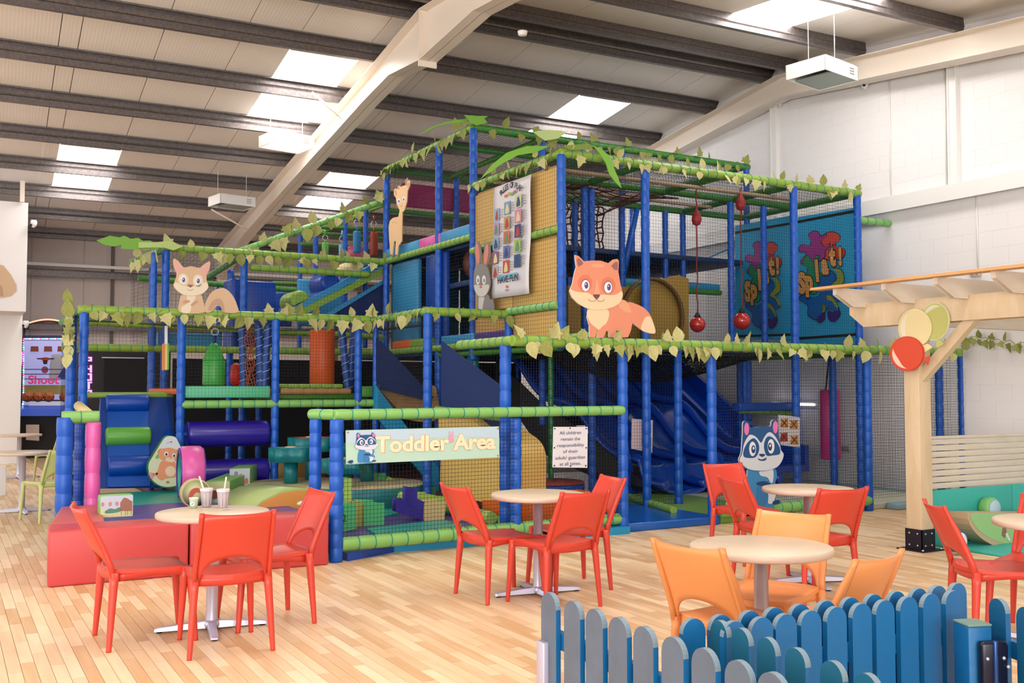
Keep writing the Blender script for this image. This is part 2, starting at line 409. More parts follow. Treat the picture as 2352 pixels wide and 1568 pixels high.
for (ya, yb) in ((yN, YR), (YR, YB+.3)):
    ce.hexa([bp(-9, ya, zs(ya)+.09), bp(12.6, ya, zs(ya)+.09), bp(12.6, yb, zs(yb)+.09), bp(-9, yb, zs(yb)+.09)], [bp(-9, ya, zs(ya)+.14), bp(12.6, ya, zs(ya)+.14), bp(12.6, yb, zs(yb)+.14), bp(-9, yb, zs(yb)+.14)])
ce = ce.build('ceiling', WHITE); tag(ce, kind='structure')
def sheet(x0, x1, ya, yb, m, nm):
    if yb-ya < .02: return
    b = MB().hexa([bp(x0, ya, zs(ya)), bp(x1, ya, zs(ya)), bp(x1, yb, zs(yb)), bp(x0, yb, zs(yb))], [bp(x0, ya, zs(ya)+.04), bp(x1, ya, zs(ya)+.04), bp(x1, yb, zs(yb)+.04), bp(x0, yb, zs(yb)+.04)])
    return b.build(nm, m, ce)
sky = {4.30: (14.1, 17.35), 1.46: (19.4, 22.5), 6.55: (19.4, 22.5), 9.35: (14.1, 16.0)}
skn = {9.35: (7.6, 10.35), 4.3: (2, 5), 10.9: (4.5, 6.2), 1.46: (6.5, 8.5), -3: (2, 6)}
def cuts(y0, y1, s):
    return [(y0, y1, 0)] if s is None else [(y0, s[0], 0), (s[0], s[1], 1), (s[1], y1, 0)]
cols = []; x = -8.9
anchors = sorted(set(sky) | set(skn))
edges = []
for a in anchors: edges += [(a, a+1.05)]
x = -8.9
while x < 12.4:
    nx = x+1.05
    for a, e in edges:
        if x < a-.001 < nx: nx = a
    if any(abs(x-a) < .002 for a, e in edges): nx = x+1.05
    cols.append((x, min(nx, 12.5))); x = nx
for (xa, xb) in cols:
    key = next((a for a in anchors if abs(a-xa) < .01), None)
    for y0, y1, k in cuts(YR, YB, sky.get(key))+cuts(yN, YR, skn.get(key)):
        sheet(xa+.006, xb-.006, y0, y1, SKY if k else SHEET, 'skylight_panel' if k else 'roof_panel')
def purlin(yy, x0=-8.9, x1=11.85):
    z = zp(yy); s = 1 if yy > YR else -1
    pf = [(0, 0), (.075, 0), (.075, .018), (.006, .006), (.006, PH*.42), (.022, PH*.5), (.006, PH*.58), (.006, PH-.006), (-.075, PH-.006), (-.075, PH-.02), (-.08, PH-.02), (-.08, PH), (0, PH), (0, PH*.6), (.014, PH*.5), (0, PH*.4)]
    b = MB(); A = [bp(x0, yy+s*u, z+w) for u, w in pf]; Bq = [bp(x1, yy+s*u, z+w) for u, w in pf]; n = len(pf)
    b.add(A+Bq, [(i, (i+1) % n, n+(i+1) % n, n+i) for i in range(n)]+[tuple(range(n-1, -1, -1)), tuple(range(n, 2*n))])
    b.build('purlin', GALV, ce)
for k in range(8): purlin(13.5+1.7*k)
purlin(12.05); purlin(11.45)
for k in range(10): purlin(10.05-1.68*k)
for yy in [13.5+1.7*k for k in range(7)]:           # end cleats on the wall rafter
    pass
def irafter(xc, w, dep, name, haunch=True):
    b = MB(); t = .014
    for (ya, yb) in ((yN, YR), (YR, YB)):
        def sec(y, d):
            zt = zp(y); return zt, zt-d
        ys = [ya+(yb-ya)*k/12 for k in range(13)]
        for y0, y1 in zip(ys, ys[1:]):
            def dp(y):
                if not haunch: return dep
                e = max(0, 1-(YB-y)/2.6); a = max(0, 1-abs(y-YR)/1.3)
                return dep+.45*e+.28*a
            (t0, b0), (t1, b1) = sec(y0, dp(y0)), sec(y1, dp(y1))
            for (xa, xb, za0, zb0, za1, zb1) in ((xc-w/2, xc+w/2, t0-t, t0, t1-t, t1), (xc-w/2, xc+w/2, b0, b0+t, b1, b1+t), (xc-.006, xc+.006, b0, t0, b1, t1)):
                b.hexa([bp(xa, y0, za0), bp(xb, y0, za0), bp(xb, y1, za1), bp(xa, y1, za1)], [bp(xa, y0, zb0), bp(xb, y0, zb0), bp(xb, y1, zb1), bp(xa, y1, zb1)])
    if haunch:   # apex plates, stiffeners, knee braces and the column at the back wall
        bbox(b, xc-w/2, xc+w/2, YR-.012, YR+.012, zp(YR)-.78, zp(YR)-.02)
        bbox(b, xc-w/2, xc+w/2, YB-.32, YB-.3, 0, 5.0); bbox(b, xc-w/2, xc+w/2, YB-.05, YB-.03, 0, 5.0); bbox(b, xc-.006, xc+.006, YB-.32, YB-.03, 0, 5.0)
    return b.build(name, STEELW, ce)
irafter(5.55, .26, .42, 'rafter')
irafter(11.8, .3, .36, 'rafter', False)
b = MB()
for (xx, yy) in ((5.2, 15.0), (4.95, 22.0)):
    b.tube(bp(xx-.3, yy, zp(yy)+.02), bp(5.5, yy, zp(yy)-.4), .022)
b.build('knee_brace', STEELW, ce)
# hanging fittings ---------------------------------------------------------------
def fitting(c, lab, lit=0):
    t = thing('ceiling_light', lab, 'light', c, math.radians(-2.3)+math.radians(12), 'boxed fittings hung from the purlins', local=True)
    M = None
    b = MB(); w, d, h = .38, .3, .1
    # folded housing: top, long sides, flared skirt
    for s in (-1, 1):
        b.hexa([(-w, s*d, -h), (w, s*d, -h), (w, s*(d-.012), -h), (-w, s*(d-.012), -h)], [(-w, s*d, h), (w, s*d, h), (w, s*(d-.012), h), (-w, s*(d-.012), h)])
        b.hexa([(s*w, -d, -h), (s*w, d, -h), (s*(w-.012), d, -h), (s*(w-.012), -d, -h)], [(s*w, -d, h), (s*w, d, h), (s*(w-.012), d, h), (s*(w-.012), -d, h)])
    b.box((-w, -d, h-.01), (w, d, h)); b.build('housing', WHITE, t)
    MB().box((-w*.5, -d+.02, -h+.01), (w-.02, d-.02, -h+.03)).build('diffuser', mat('lit diffuser', '#ffffff', .4, emit=2.2) if lit else mat('ribbed diffuser', '#9fb0a4', .3), t)
    b = MB()
    for k in range(3): b.box((w-.2, -d-.004, -.04+k*.035), (w-.1, -d, -.03+k*.035))
    b.build('vent', mat('vent grey', '#8a8785'), t)
    for s in (-1, 1):
        MB().path([(s*w*.8, 0, h), (s*w*.8, 0, h+.9)], .005).build('wire', WHITE, t)
    return t
fitting(Y(1888, 168, 9.3), 'boxed white light fitting hung near the right wall, nearest of the three')
fitting(Y(658, 326, 16.9), 'boxed light fitting with lit lens, middle one beside the cream rafter', 1)
fitting(Y(533, 464, 20.3), 'small distant boxed light fitting, farthest of the three, left of rafter')
def detector(p, lab):
    b = MB().lathe(p, [(.02, -.05), (.05, -.045), (.055, -.02), (.06, 0)], 14); tag(b.build('smoke_detector', WHITE), lab, 'smoke detector', None)
detector(Y(1200, 78, 10.0)+V((0, 0, .03)), 'white smoke detector under the purlin above the tall play tower')
detector(Y(837, 339, 18.6)+V((0, 0, .03)), 'white smoke detector right of the cream rafter, farther back')
def camera_dome(p, lab, r=.06):
    t = thing('security_camera', lab, 'camera', p); MB().lathe(p, [(r*.8, 0), (r, -.03), (r*.95, -.08), (r*.6, -.13), (.005, -.15)], 14).build('housing', WHITE, t)
    MB().sphere(p+V((-.05, -.03, -.1)), .025, 6, 8).build('lens', BLACK, t)
camera_dome(X(1986, 182, XW-.08), 'white dome camera high on the right wall under the rafter')
camera_dome(X(1643, 292, XW-.08), 'white camera on the right wall behind the play tower roof')
camera_dome(Y(67, 512, 21.3)+V((.08, 0, .06)), 'white camera on the corner of the upper left boxed wall')
camera_dome(Y(52, 742, 22.5)+V((.06, 0, .05)), 'white camera on the wall corner beside the basketball machine')
p = X(1797, 235, XW); tag(MB().lathe((XW-.05, p.y, p.z-.08), [(.03, 0), (.03, .07), (.045, .075), (.045, .14)], 12).build('alarm_sounder', WHITE), 'small white sensor below the rafter on the right wall column', 'sensor')
def socket(px, py, lab):
    p = X(px, py, XW); t = thing('double_socket', lab, 'socket', p)
    MB().rbox((XW-.045, p.y-.075, p.z-.045), (XW-.002, p.y+.075, p.z+.045), .008).build('plate', mat('socket grey', '#c9c4c2', .4), t)
    b = MB()
    for s in (-1, 1): b.box((XW-.047, p.y+s*.035-.008, p.z-.02), (XW-.044, p.y+s*.035+.008, p.z+.0))
    b.build('switch', mat('socket dark', '#4a4545'), t)
socket(2243, 628, 'metal double socket on the wall above the pergola')
socket(1946, 1030, 'metal double socket low on the wall behind the netting')
# ================================================================== the play frame
G8, G9, G11, G12, G13, G15, G16 = 8.65, 9.85, 11.05, 12.2, 13.2, 15.2, 16.4
XA, XB, XC, XD, XE, XF = 5.05, 6.29, 7.52, 8.8, 10.05, 11.3
PF = thing('play_frame', 'multi-storey blue and green padded soft play frame with black netting', 'play frame', (6.3, 9.8, 0))
PP = random.Random(3)
def pad_profile(L, r, step, dip=.005):
    n = max(1, int(round(L/step))); st = L/n; pf = []
    for i in range(n):
        a = i*st
        pf += [(a+.0005, r-dip), (a+st*.12, r), (a+st*.5, r*1.03), (a+st*.88, r), (a+st-.0005, r-dip)]
    return pf
def post(p, z1, r=.05, z0=0, parent=PF, m=None, step=.16, nm='post'):
    p = V(p); return MB().tube((p.x, p.y, z0), (p.x, p.y, z1), r, 12, prof=pad_profile(z1-z0, r, step)).build(nm, m or BLUE, parent)
def rail(p, q, r=.05, parent=PF, m=None, step=.15, ties=True, nm='rail'):
    p, q = V(p), V(q); L = (q-p).length; b = MB(); b.tube(p, q, r, 12, prof=pad_profile(L, r, step, .003))
    if ties:
        d = (q-p).normalized(); n = max(1, int(round(L/step))); b.k = 1
        for i in range(1, n):
            c = p+d*(L*i/n); b.tube(c-d*.004, c+d*.004, r*1.035, 12)
    return b.build(nm, [m or GREEN, TEALB], parent)
def net(p0, p1, p2, p3, pitch=.034, r=.0017, m=None, nm='net', parent=PF, sag=0):
    if pitch >= .04 and r < .002: r = .0014
    return MB().net(p0, p1, p2, p3, pitch, r, sag).build(nm, m or NET, parent)
def netY(x0, x1, y, z0, z1, **k): return net((x0, y, z0), (x1, y, z0), (x1, y, z1), (x0, y, z1), **k)
def netX(x, y0, y1, z0, z1, **k): return net((x, y0, z0), (x, y1, z0), (x, y1, z1), (x, y0, z1), **k)
def deck(x0, x1, y0, y1, z, m=None, th=.08, nm='deck_pad'):
    return MB().rbox((x0, y0, z-th), (x1, y1, z), .02).build(nm, m or LBLUE, PF)
# ---- front row, ground bays
ZB = 2.0
for x in (XB, XC, XE): post((x, G8), ZB-.04, .055)
post((XA-.08, G8+.2), ZB, .06)
for px in (2157, 2209):
    q = Y(px, 900, G8+.1); post((q.x, q.y), ZB-.03, .05)
pe = Y(2205, 808, G8)
rail((XA-.12, G8, ZB), (pe.x, G8, ZB), .058)
rail((XA-.1, G8, ZB), (XA-.1, G9, ZB), .05); 
rail((XC+.1, G8, .13), (XE, G8, .13), .065, m=MINT)
q = Y(1558, 1000, G9); post((q.x, G9), ZB, .052); x8 = q.x
q = Y(1360, 1000, G11); post((q.x, G11), 4.2, .05)
q = Y(1915, 1000, 10.4); post((q.x, 10.4), ZB, .056); xbag = q.x
q = Y(1830, 1000, 11.6); post((q.x, 11.6), ZB, .05)
netY(XC, XE, G8, .18, ZB-.04); netY(XE, 11.85, G8, .15, ZB-.04)
netY(XA, XB, G8+.02, 1.28, ZB-.04, pitch=.03)
net((XB+.05, G9, .1), (x8, G9, .1), (x8, G9, ZB-.05), (XB+.05, G9, ZB-.05), pitch=.04)
rail(Z(1428, 1136, .12), Z(1548, 1172, .12), .045, m=GREEN)
rail(Z(1785, 1086, .1), Z(2094, 1118, .1), .045, m=GREEN); netX(XF+.35, G8, 13.5, .1, ZB, pitch=.05)
# ---- floor mats inside
def mat_pad(x0, x1, y0, y1, z, m, th=.08, nm='floor_mat'):
    return MB().rbox((x0, y0, z-th), (x1, y1, z), .018).build(nm, m, PF)
mat_pad(XB+.02, XC+.1, G8-.02, G9+.6, .09, mat('blue floor mat', '#0b5fc0', .25, bump=.15, bscale=4), .09)
mat_pad(XC+.12, XD, G8+.0, G11, .085, mat('lime floor mat', '#79a63a', .4), .085)
mat_pad(XD+.01, XF+.3, G8+.05, G11+1.2, .08, mat('cream floor mat', '#d9dcc4', .4), .08)
mat_pad(XF-.9, 11.9, G8-.15, G8+.04, .08, mat('pale blue mat', '#8fb9c8', .4), .08)
mat_pad(XF+.32, 11.95, G8+.05, 12.5, .075, mat('pale blue mat', '#8fb9c8', .4), .075)
mat_pad(XB, XC+.1, G9+.62, G11+1.5, .085, mat('sky mat', '#4c9fd0', .35), .085)
mat_pad(XC+.12, XD+1.2, G11+.02, 14.5, .08, mat('blue floor mat', '#0b5fc0', .35), .08)
mat_pad(XA, XB-.02, G9, 13, .08, mat('dark red mat', '#6a2020', .5), .08)
mat_pad(2.6, XB, 12.95, 18, .06, mat('dark floor', '#4a1418', .6), .06)
mat_pad(XB, XF, 12.7, 18, .06, mat('dark floor', '#4a1418', .6), .055)
# ---- level 1 deck (z 2.1) of the main tower
ZD = 2.1
for x in (XB, XC, XE, XF): post((x, G9), 4.28, .055, z0=ZD-.12 if x == XB else 0)
b = None
deck(XB+.02, XF, G9+.02, G11, ZD-.01, mat('dark deck', '#123a6e', .6))
deck(XB+.02, XD+.9, G11+.01, 13.2, ZD-.01, mat('dark deck', '#123a6e', .6))
deck(XB+.02, XF, 13.21, 16.4, ZD-.01, mat('dark deck', '#123a6e', .6))
rail((XB, G9, ZD-.06), (XF, G9, ZD-.06), .045, m=DGREEN)
for x in (XC, XE, XF, XB): rail((x, G9, ZD-.1), (x, 13.2, ZD-.1), .04, m=DGREEN, ties=False)
# ---- main tower roof, z 4.3
ZT = 4.3
rail((XB-.03, G9, ZT), (XF+.05, G9, ZT), .055); rail((XB, G11, ZT), (XF, G11, ZT), .05, m=DGREEN); rail((XB, G12, ZT), (XF, G12, ZT), .05, m=DGREEN)
for x in (XB, XC, XD, XE, XF): rail((x, G9, ZT), (x, G12, ZT), .05, m=GREEN if x == XB else DGREEN)
rail((XB, 10.25, ZT-.1), (XE+.4, 10.25, ZT-.1), .028, m=mat('tan tube', '#a58f75', .6), ties=False, nm='tube')
rail((XB, 11.5, ZT-.05), (XE, 11.5, ZT-.05), .024, m=mat('tan tube', '#a58f75', .6), ties=False, nm='tube')
for x in (XC-.1, XD+1.2, XE+.6): post((x, G11), ZT-.05, .05, z0=ZD-.1)
for x in (XC+.5, XD+.9, XE): post((x, G12), ZT, .046, z0=ZD)
net((XB, G9, ZT), (XF, G9, ZT), (XF, G12, ZT), (XB, G12, ZT), pitch=.055, r=.0024)
netY(XB+.05, XF, G9, ZD, ZT-.05, pitch=.042); netX(XF, G9, G12+.9, ZD, ZT-.04, pitch=.05)
netX(XB-.035, G9, 12.1, ZD, ZT-.1, pitch=.05)
# ---- high tower, roof z 5.1
ZH = 5.12
for x, y in ((XB, 12.1), (XB, G13), (XB, G15)): post((x, y), ZH-.02, .055, z0=0 if y > 12.1 else ZD-.2)
for x, y in ((XC+.05, G15), (7.4, 12.1), (XF, 12.1), (XD, 12.1), (XD, G15), (XF, G15)): post((x, y), ZH, .05, z0=1)
rail((XB, 12.1, ZH), (XF+.05, 12.1, ZH), .055, m=DGREEN); rail((XB, 12.1, ZH), (XB, G15+.05, ZH), .055)
rail((XB, G13, ZH), (XD, G13, ZH), .045, m=DGREEN); rail((XB, G15, ZH), (XF, G15, ZH), .045, m=DGREEN)
for x in (7.45, XD, XF): rail((x, 12.1, ZH), (x, G15, ZH), .045, m=DGREEN, ties=False)
net((XB, 12.1, ZH), (XF, 12.1, ZH), (XF, G15, ZH), (XB, G15, ZH), pitch=.06, r=.0026)
Z3 = 3.6
netX(XB, 12.1, G15, Z3, ZH, pitch=.05); netY(XB, XF, G15, Z3, ZH, pitch=.07); netY(7.4, XF, 12.15, 4.3, ZH, pitch=.06)
rail((XB-.02, 12.1, Z3), (XB-.02, G15+.05, Z3), .05); rail((XB-.02, G9, Z3-.2), (XB-.02, 12.1, Z3-.2), .05)
rail((XB, G15, Z3), (XF, G15, Z3), .045, m=DGREEN); rail((XB, G15, 4.45), (XD, G15, 4.45), .04, m=DGREEN)
for y0, y1, m in ((12.15, 13.1, LBLUE), (13.12, 13.85, PINK), (13.87, 14.5, LBLUE), (14.5, 15.15, LBLUE)):
    MB().rbox((XB-.03, y0, Z3+.04), (XB+.08, y1, Z3+.19), .02).build('edge_pad', m, PF)
deck(XB+.1, XF, 12.15, G15, Z3, mat('dark deck', '#123a6e', .6)); deck(XD+.2, XF, 13.0, 16.4, 3.3, LBLUE)
MB().rbox((XB+.3, G15+.05, 4.55), (XB+2.2, G15+.1, 4.95), .015).build('banner_pad', mat('magenta panel', '#b02a6e', .5), PF)
# colour walls below the level-3 deck: facing the camera side
for y0, y1, m, t in ((14.0, 14.95, LBLUE, .0), (13.05, 13.75, DBLUE, .02)):
    MB().rbox((XB+.02+t, y0, ZD+.1), (XB+.1+t, y1, Z3-.08), .02).build('side_pad', m, PF)
MB().rbox((XB+1.2, 12.2, ZD), (XB+1.28, 14.9, Z3-.1), .02).build('side_pad', mat('petrol vinyl', '#0d5f78', .5), PF)
MB().rbox((XB+.02, 14.96, ZD), (XB+1.2, 15.05, Z3-.1), .02).build('side_pad', mat('petrol vinyl', '#0d5f78', .5), PF)
MB().rbox((XB+.04, 12.15, 1.2), (XB+.12, 12.4, 2.2), .02).build('side_pad', DTEAL, PF)
netX(XB, 12.1, G15, ZD+.1, Z3, pitch=.05)
# level-2 edge pads and rail along the tower's left face
rail((XB-.04, G9-.9, ZD), (XB-.04, 15.2, ZD), .05)
for y0, y1, m in ((11.0, 11.95, mat('violet pad', '#5a3c96', .5)), (12.0, 13.0, LBLUE), (13.4, 14.1, GREEN), (14.1, 14.8, ORANGE)):
    MB().rbox((XB-.06, y0, ZD+.04), (XB+.08, y1, ZD+.17), .02).build('edge_pad', m, PF)
# yellow wall
for y0, y1, z0, z1 in ((G9+.06, 11.0, 2.55, 3.32), (G9+.06, 11.0, 3.4, 4.16), (11.04, 12.05, 2.55, 3.32), (11.04, 12.05, 3.4, 4.16), (G9+.06, 11.0, 2.14, 2.46), (11.04, 12.05, 2.14, 2.46)):
    MB().rbox((XB+.0, y0, z0), (XB+.05, y1, z1), .012).build('yellow_panel', YELP, PF)
MB().box((XB+.05, G9+.05, ZD), (XB+.07, 12.08, 4.2)).build('panel_backing', YELP, PF)
rail((XB-.04, G9, 2.5), (XB-.04, G11, 2.5), .05, m=MINT)
post((XB-.05, G11-.02), 2.45, .05, z0=1.9)
# ---- low box: front line y=11.05 (x 5.1-6.3) and row A y=12.85 (x 1.4-5.2)
ZL, YA_, XP = 2.46, 12.85, 5.12
for px in (190, 415, 632, 822):
    q = Y(px, 900, YA_); post((q.x, YA_), ZL-.03, .052)
q0 = Y(190, 712, YA_); x190 = q0.x; x415 = Y(415, 900, YA_).x; x632 = Y(632, 900, YA_).x; x822 = Y(822, 900, YA_).x; x860 = Y(862, 900, YA_+.0).x
post((x190-.08, YA_+.35), ZL-.05, .06); post((x190-.12, YA_-.02), 1.45, .05)
post((x860, YA_), ZL-.03, .04)
post((XP, G11), ZL-.02, .056)
rail((x190-.05, YA_, ZL), (x860+.05, YA_, ZL), .055); rail((x860, YA_, ZL), (XP, G11, ZL), .05); rail((XP-.03, G11, ZL), (XB-.02, G11, ZL), .055)
rail((x190, YA_+.05, ZL-.02), (x190, G15, ZL-.02), .05, m=DGREEN); rail((x190, G15, ZL), (XB, G15, ZL-.1), .045, m=GREEN)
net((x190, YA_, ZL), (XB, YA_, ZL), (XB, G15, ZL), (x190, G15, ZL), pitch=.06, sag=.12)
Z1 = 1.35
netY(x190, x415, YA_, 1.5, ZL-.03, pitch=.05) if 0 else None
netY(x415, x632, YA_, Z1, ZL-.03, pitch=.042); netY(x632, x860, YA_, Z1, ZL-.03, pitch=.042)
netX(x415-.0, YA_, G15, .1, ZL-.03, pitch=.06); netX(x190, YA_, G15, .1, ZL-.03, pitch=.06)
net((x860, YA_, Z1-.1), (XP, G11, Z1-.1), (XP, G11, ZL-.03), (x860, YA_, ZL-.03), pitch=.042)
netY(XP, XB, G11, 1.0, ZL-.03, pitch=.042)
rail((x415, YA_, Z1-.03), (x860, YA_, Z1-.03), .052, m=MINT)
for xa, xb, m in ((x415+.05, x632-.06, mat('aqua pad', '#5fc79a', .5)), (x822+.05, x860-.02, DGREEN)):
    MB().rbox((xa, YA_+.0, Z1+.05), (xb, YA_+.1, Z1+.2), .02).build('edge_pad', m, PF)
deck(x415, x632, YA_+.1, G15-.1, Z1+.17, ORANGE); deck(x632+.05, x860, YA_+.25, G15-.1, Z1+.1, DGREEN)
rail((x632+.07, YA_+.02, Z1+.13), (x822-.1, YA_+.02, Z1+.13), .042, m=mat('brown vinyl', '#9a7446', .5), ties=False, nm='roller')
rail((x632+.07, YA_+.2, Z1+.2), (x822-.15, YA_+.2, Z1+.2), .03, m=GREEN, nm='rail')
# two big violet rollers
for z0, ysh in ((1.07-.13, 0), (.45, 0)):
    xa, xb = x415+.1, x632-.06; r = .165
    MB().tube((xa, YA_+.12, z0), (xb, YA_+.12, z0), r, 24, prof=[(0, r*.8), (.012, r*.97), (.04, r), (xb-xa-.04, r), (xb-xa-.012, r*.97), (xb-xa, r*.8)]).build('big_roller', DPURP, PF)
    MB().tube((xa-.09, YA_+.12, z0), (xb+.05, YA_+.12, z0), .025, 10).build('axle', BLUE, PF)
# back row of low box: posts, rails, black sheet added to darken the interior
for px in (350, 595, 735, 880): 
    q = Y(px, 850, G15); post((q.x, G15), Z3-.1 if px == 350 else 2.5, .045)
rail((x190, G15, ZD), (XB, G15, ZD), .055)
netY(x190, XB, G15, ZD+.05, ZL+.0, pitch=.05)
MB().box((3.2, G16+.2, 0), (XB+3.3, G16+.23, ZD-.1)).build('dark_screen', DARKM, PF)  # added backing, stands in for the deep shade inside the frame
MB().box((XB+3.3, 13.6, 0), (XB+3.32, G16+.2, ZD-.1)).build('dark_screen', DARKM, PF) if 0 else None
MB().rbox((x415+.15, G15+.1, ZD+.02), (x632-.1, G15+.2, ZD+.24), .02).build('edge_pad', LBLUE, PF)
# ---- far left tower, front at y=15.2, roof z 3.57
ZS = 3.57
for px, yy, z1 in ((380, G15, ZS), (350, G16+.6, ZS-.05), (560, G15, ZS), (505, 17.6, 3.3), (530, 16.4, ZS-.1)):
    q = Y(px, 650, yy); post((q.x, yy), z1-.02, .056, z0=0)
xl = Y(380, 650, G15).x; xm = Y(560, 650, G15).x
rail((xl-.05, G15, ZS+.02), (XB, G15, ZS+.02), .055, m=GREEN); rail((xl, G15, ZS), (xl-.2, G16+.6, ZS-.02), .05, m=DGREEN)
rail((xm+.1, G15+.02, ZS-.2), (XB-.3, G15+.02, ZS-.2), .05, m=GREEN); rail((xl, 17.6, ZS-.2), (XB, 17.6, ZS-.3), .05, m=DGREEN); rail((xm, G15, ZS), (xm-.1, 17.6, ZS-.2), .05, m=DGREEN)
netY(xl, xm, G15, ZD, ZS, pitch=.05); netY(xm, XB, G15, ZD, ZS, pitch=.055); net((xl, G15, ZD), (xl-.2, G16+.6, ZD), (xl-.2, G16+.6, ZS), (xl, G15, ZS), pitch=.06)
netY(xl, XB, 17.6, ZD, 3.3, pitch=.09)
net((xl, G15, ZS), (xm, G15, ZS), (xm, 17.6, ZS-.2), (xl-.2, 17.6, ZS-.2), pitch=.08)
# sloping garlanded rail up to the high tower
sa, sb = V((xm-.05, G15+.1, ZS+.05)), V((XB, G15+.05, 4.62))
rail(sa, sb, .05, m=MINT)
net(sa, sb, (XB, G15+.05, ZS), (XB-.02, G15+.05, ZS-.02), pitch=.06)
for px, yy, z1 in ((725, 16.6, 4.4), (793, 16.6, 4.6), (840, 15.9, 4.6), (690, 18.5, 4.2)):
    q = Y(px, 560, yy); post((q.x, yy), Y(px, {725: 500, 793: 495, 840: 478, 690: 540}[px], yy).z, .045, z0=2.2)
for a, c, yy in (((700, 520), (890, 528), 16.6), ((720, 535), (880, 548), 17.5), ((690, 560), (800, 566), 18.2)):
    rail(Y(*a, yy), Y(*c, yy), .035, m=DGREEN, ties=False)
rail(Y(700, 548, 18.5), Y(880, 470, 15.6), .04, m=GREEN, ties=False)
# blue wrapped pads between, climbing ramp with bumps (light blue diagonal)
MB().rbox((xm-.12, G15+.25, ZD), (xm+.02, G15+.8, ZS-.35), .03).build('side_pad', DBLUE, PF)
MB().rbox((xm+.1, G15+.5, ZD), (xm+.65, G15+.62, ZS-.35), .03).build('side_pad', DBLUE, PF)
q = Y(685, 640, 16.9); q2 = Y(800, 712, 16.9); MB().rbox((q.x, 16.9, q2.z-.3), (q2.x, 17.0, q.z), .03).build('side_pad', LBLUE, PF)
q = Y(625, 670, 17.5); q2 = Y(672, 712, 17.5); MB().rbox((q.x, 17.5, q2.z-.3), (q2.x, 17.6, q.z), .03).build('side_pad', DBLUE, PF)
for a, c in (((625, 650), (690, 652)), ((625, 664), (690, 668))): rail(Y(*a, 17.8), Y(*c, 17.8), .04, m=DGREEN, ties=False)
def slab(pts, yy, th, m, nm, parent=PF, off=0):
    return MB().prism([Y(x, y, yy) for x, y in pts], (0, th, 0)).build(nm, m, parent)
slab([(645, 722), (668, 722), (893, 606), (893, 594), (872, 598)], G15+.15, .1, LBLUE, 'ramp_side')
slab([(668, 722), (700, 722), (895, 622), (895, 608)], G15+.13, .06, GREEN, 'ramp_edge')
slab([(632, 720), (648, 720), (870, 606), (880, 592), (860, 592)], 16.2, .1, LBLUE, 'ramp_side')
MB().hexa([Y(645, 722, G15+.25), Y(890, 602, G15+.25), Y(862, 600, 16.2), Y(640, 714, 16.2)], [p+V((0, 0, .04)) for p in (Y(645, 722, G15+.25), Y(890, 602, G15+.25), Y(862, 600, 16.2), Y(640, 714, 16.2))]).build('ramp_deck', DBLUE, PF)
for (px, py, rr, m, l) in ((692, 690, .17, GREEN, 'green roll'), (760, 648, .17, DBLUE, 'blue roll'), (820, 614, .13, CREAM, 'cream roll')):
    c = Y(px, py, 15.45); MB().tube(c, c+V((.0, .7, 0)), rr, 18, prof=[(0, rr*.7), (.03, rr*.95), (.08, rr), (.62, rr), (.68, rr*.9), (.7, rr*.6)]).build('ramp_roll', m, PF)
slab([(742, 724), (893, 636), (893, 644), (762, 724)], G15+.2, .05, LBLUE, 'ramp_edge')
slab([(760, 724), (893, 644), (893, 724)], G15+.24, .02, NAVY, 'mesh_sheet')
for a, c in (((793, 700), (812, 724)), ((825, 670), (842, 724)), ((850, 700), (870, 724))): 
    q, w = Y(*a, 15.8), Y(*c, 15.8); MB().rbox((q.x, 15.8, w.z-.2), (w.x, 15.85, q.z), .01).build('side_pad', mat('dusty pink pad', '#8a5560', .6), PF)
# pink soft dome and hidden bits in the box
c = Y(813, 600, 17.2); MB().sphere(c, .26, 8, 12, (1, 1, 1.1)).build('soft_dome', mat('rose vinyl', '#d8466e', .5), PF)
# navy mesh triangles and sloping roll
def slabX(pts, xx, th, m, nm, parent=PF): return MB().prism([X(x, y, xx) for x, y in pts], (th, 0, 0)).build(nm, m, parent)
slabX([(1013, 783), (1150, 886), (1150, 952), (1013, 940)], XP+.03, .015, NAVY, 'mesh_sheet')
slab([(864, 775), (880, 788), (996, 912), (988, 922), (876, 893), (864, 870)], YA_-.05, .015, NAVY, 'mesh_sheet')
rail(X(1003, 941, XP-.02), X(1160, 958, XP-.02), .045, m=GREEN, step=.09)
rail(X(1003, 1150, XP+.02), X(1165, 1205, XP+.02), .06, m=MINT)
# netting of the maroon climbing web and its frame, on the upper deck
for (y, z0, z1) in ((G12+.25, 3.0, 4.28),):
    b = MB(); x0, x1 = XB+.15, XD-.1; R = random.Random(5); n, mm = 24, 12
    P = [[V((x0+(x1-x0)*i/n+R.uniform(-.03, .03), y+R.uniform(-.05, .05), z0+(z1-z0)*j/mm+R.uniform(-.03, .03))) for j in range(mm+1)] for i in range(n+1)]
    for i in range(n+1): b.path(P[i], .012, 5)
    for j in range(mm+1): b.path([P[i][j] for i in range(n+1)], .012, 5)
    for k in range(40):
        i = R.randrange(n); j = R.randrange(mm); b.path([P[i][j], P[i+1][j+1]], .009, 4)
    b.build('rope_web', MAROON, PF)
b = MB(); R = random.Random(8); P = [[V((XB+.2+i*.22, 10.9+.13*j, 4.2-.06*math.sin(i)*j/3+R.uniform(-.02, .02))) for j in range(9)] for i in range(12)]
for i in range(12): b.path(P[i], .008, 4)
for j in range(9): b.path([P[i][j] for i in range(12)], .008, 4)
b.build('rope_web', MAROON, PF)
b = MB().path([(XD+.35, G12, 4.25), (XD+.05, G12-.05, 3.2)], .05, 10); b.build('slanted_post', BLUE, PF)
deck(XB+.1, XD, G12+.1, 13.2, 3.05, mat('dark deck', '#123a6e', .6)); deck(XD+.1, XF-.4, 12.3, 13.6, 3.2, LBLUE, .1)
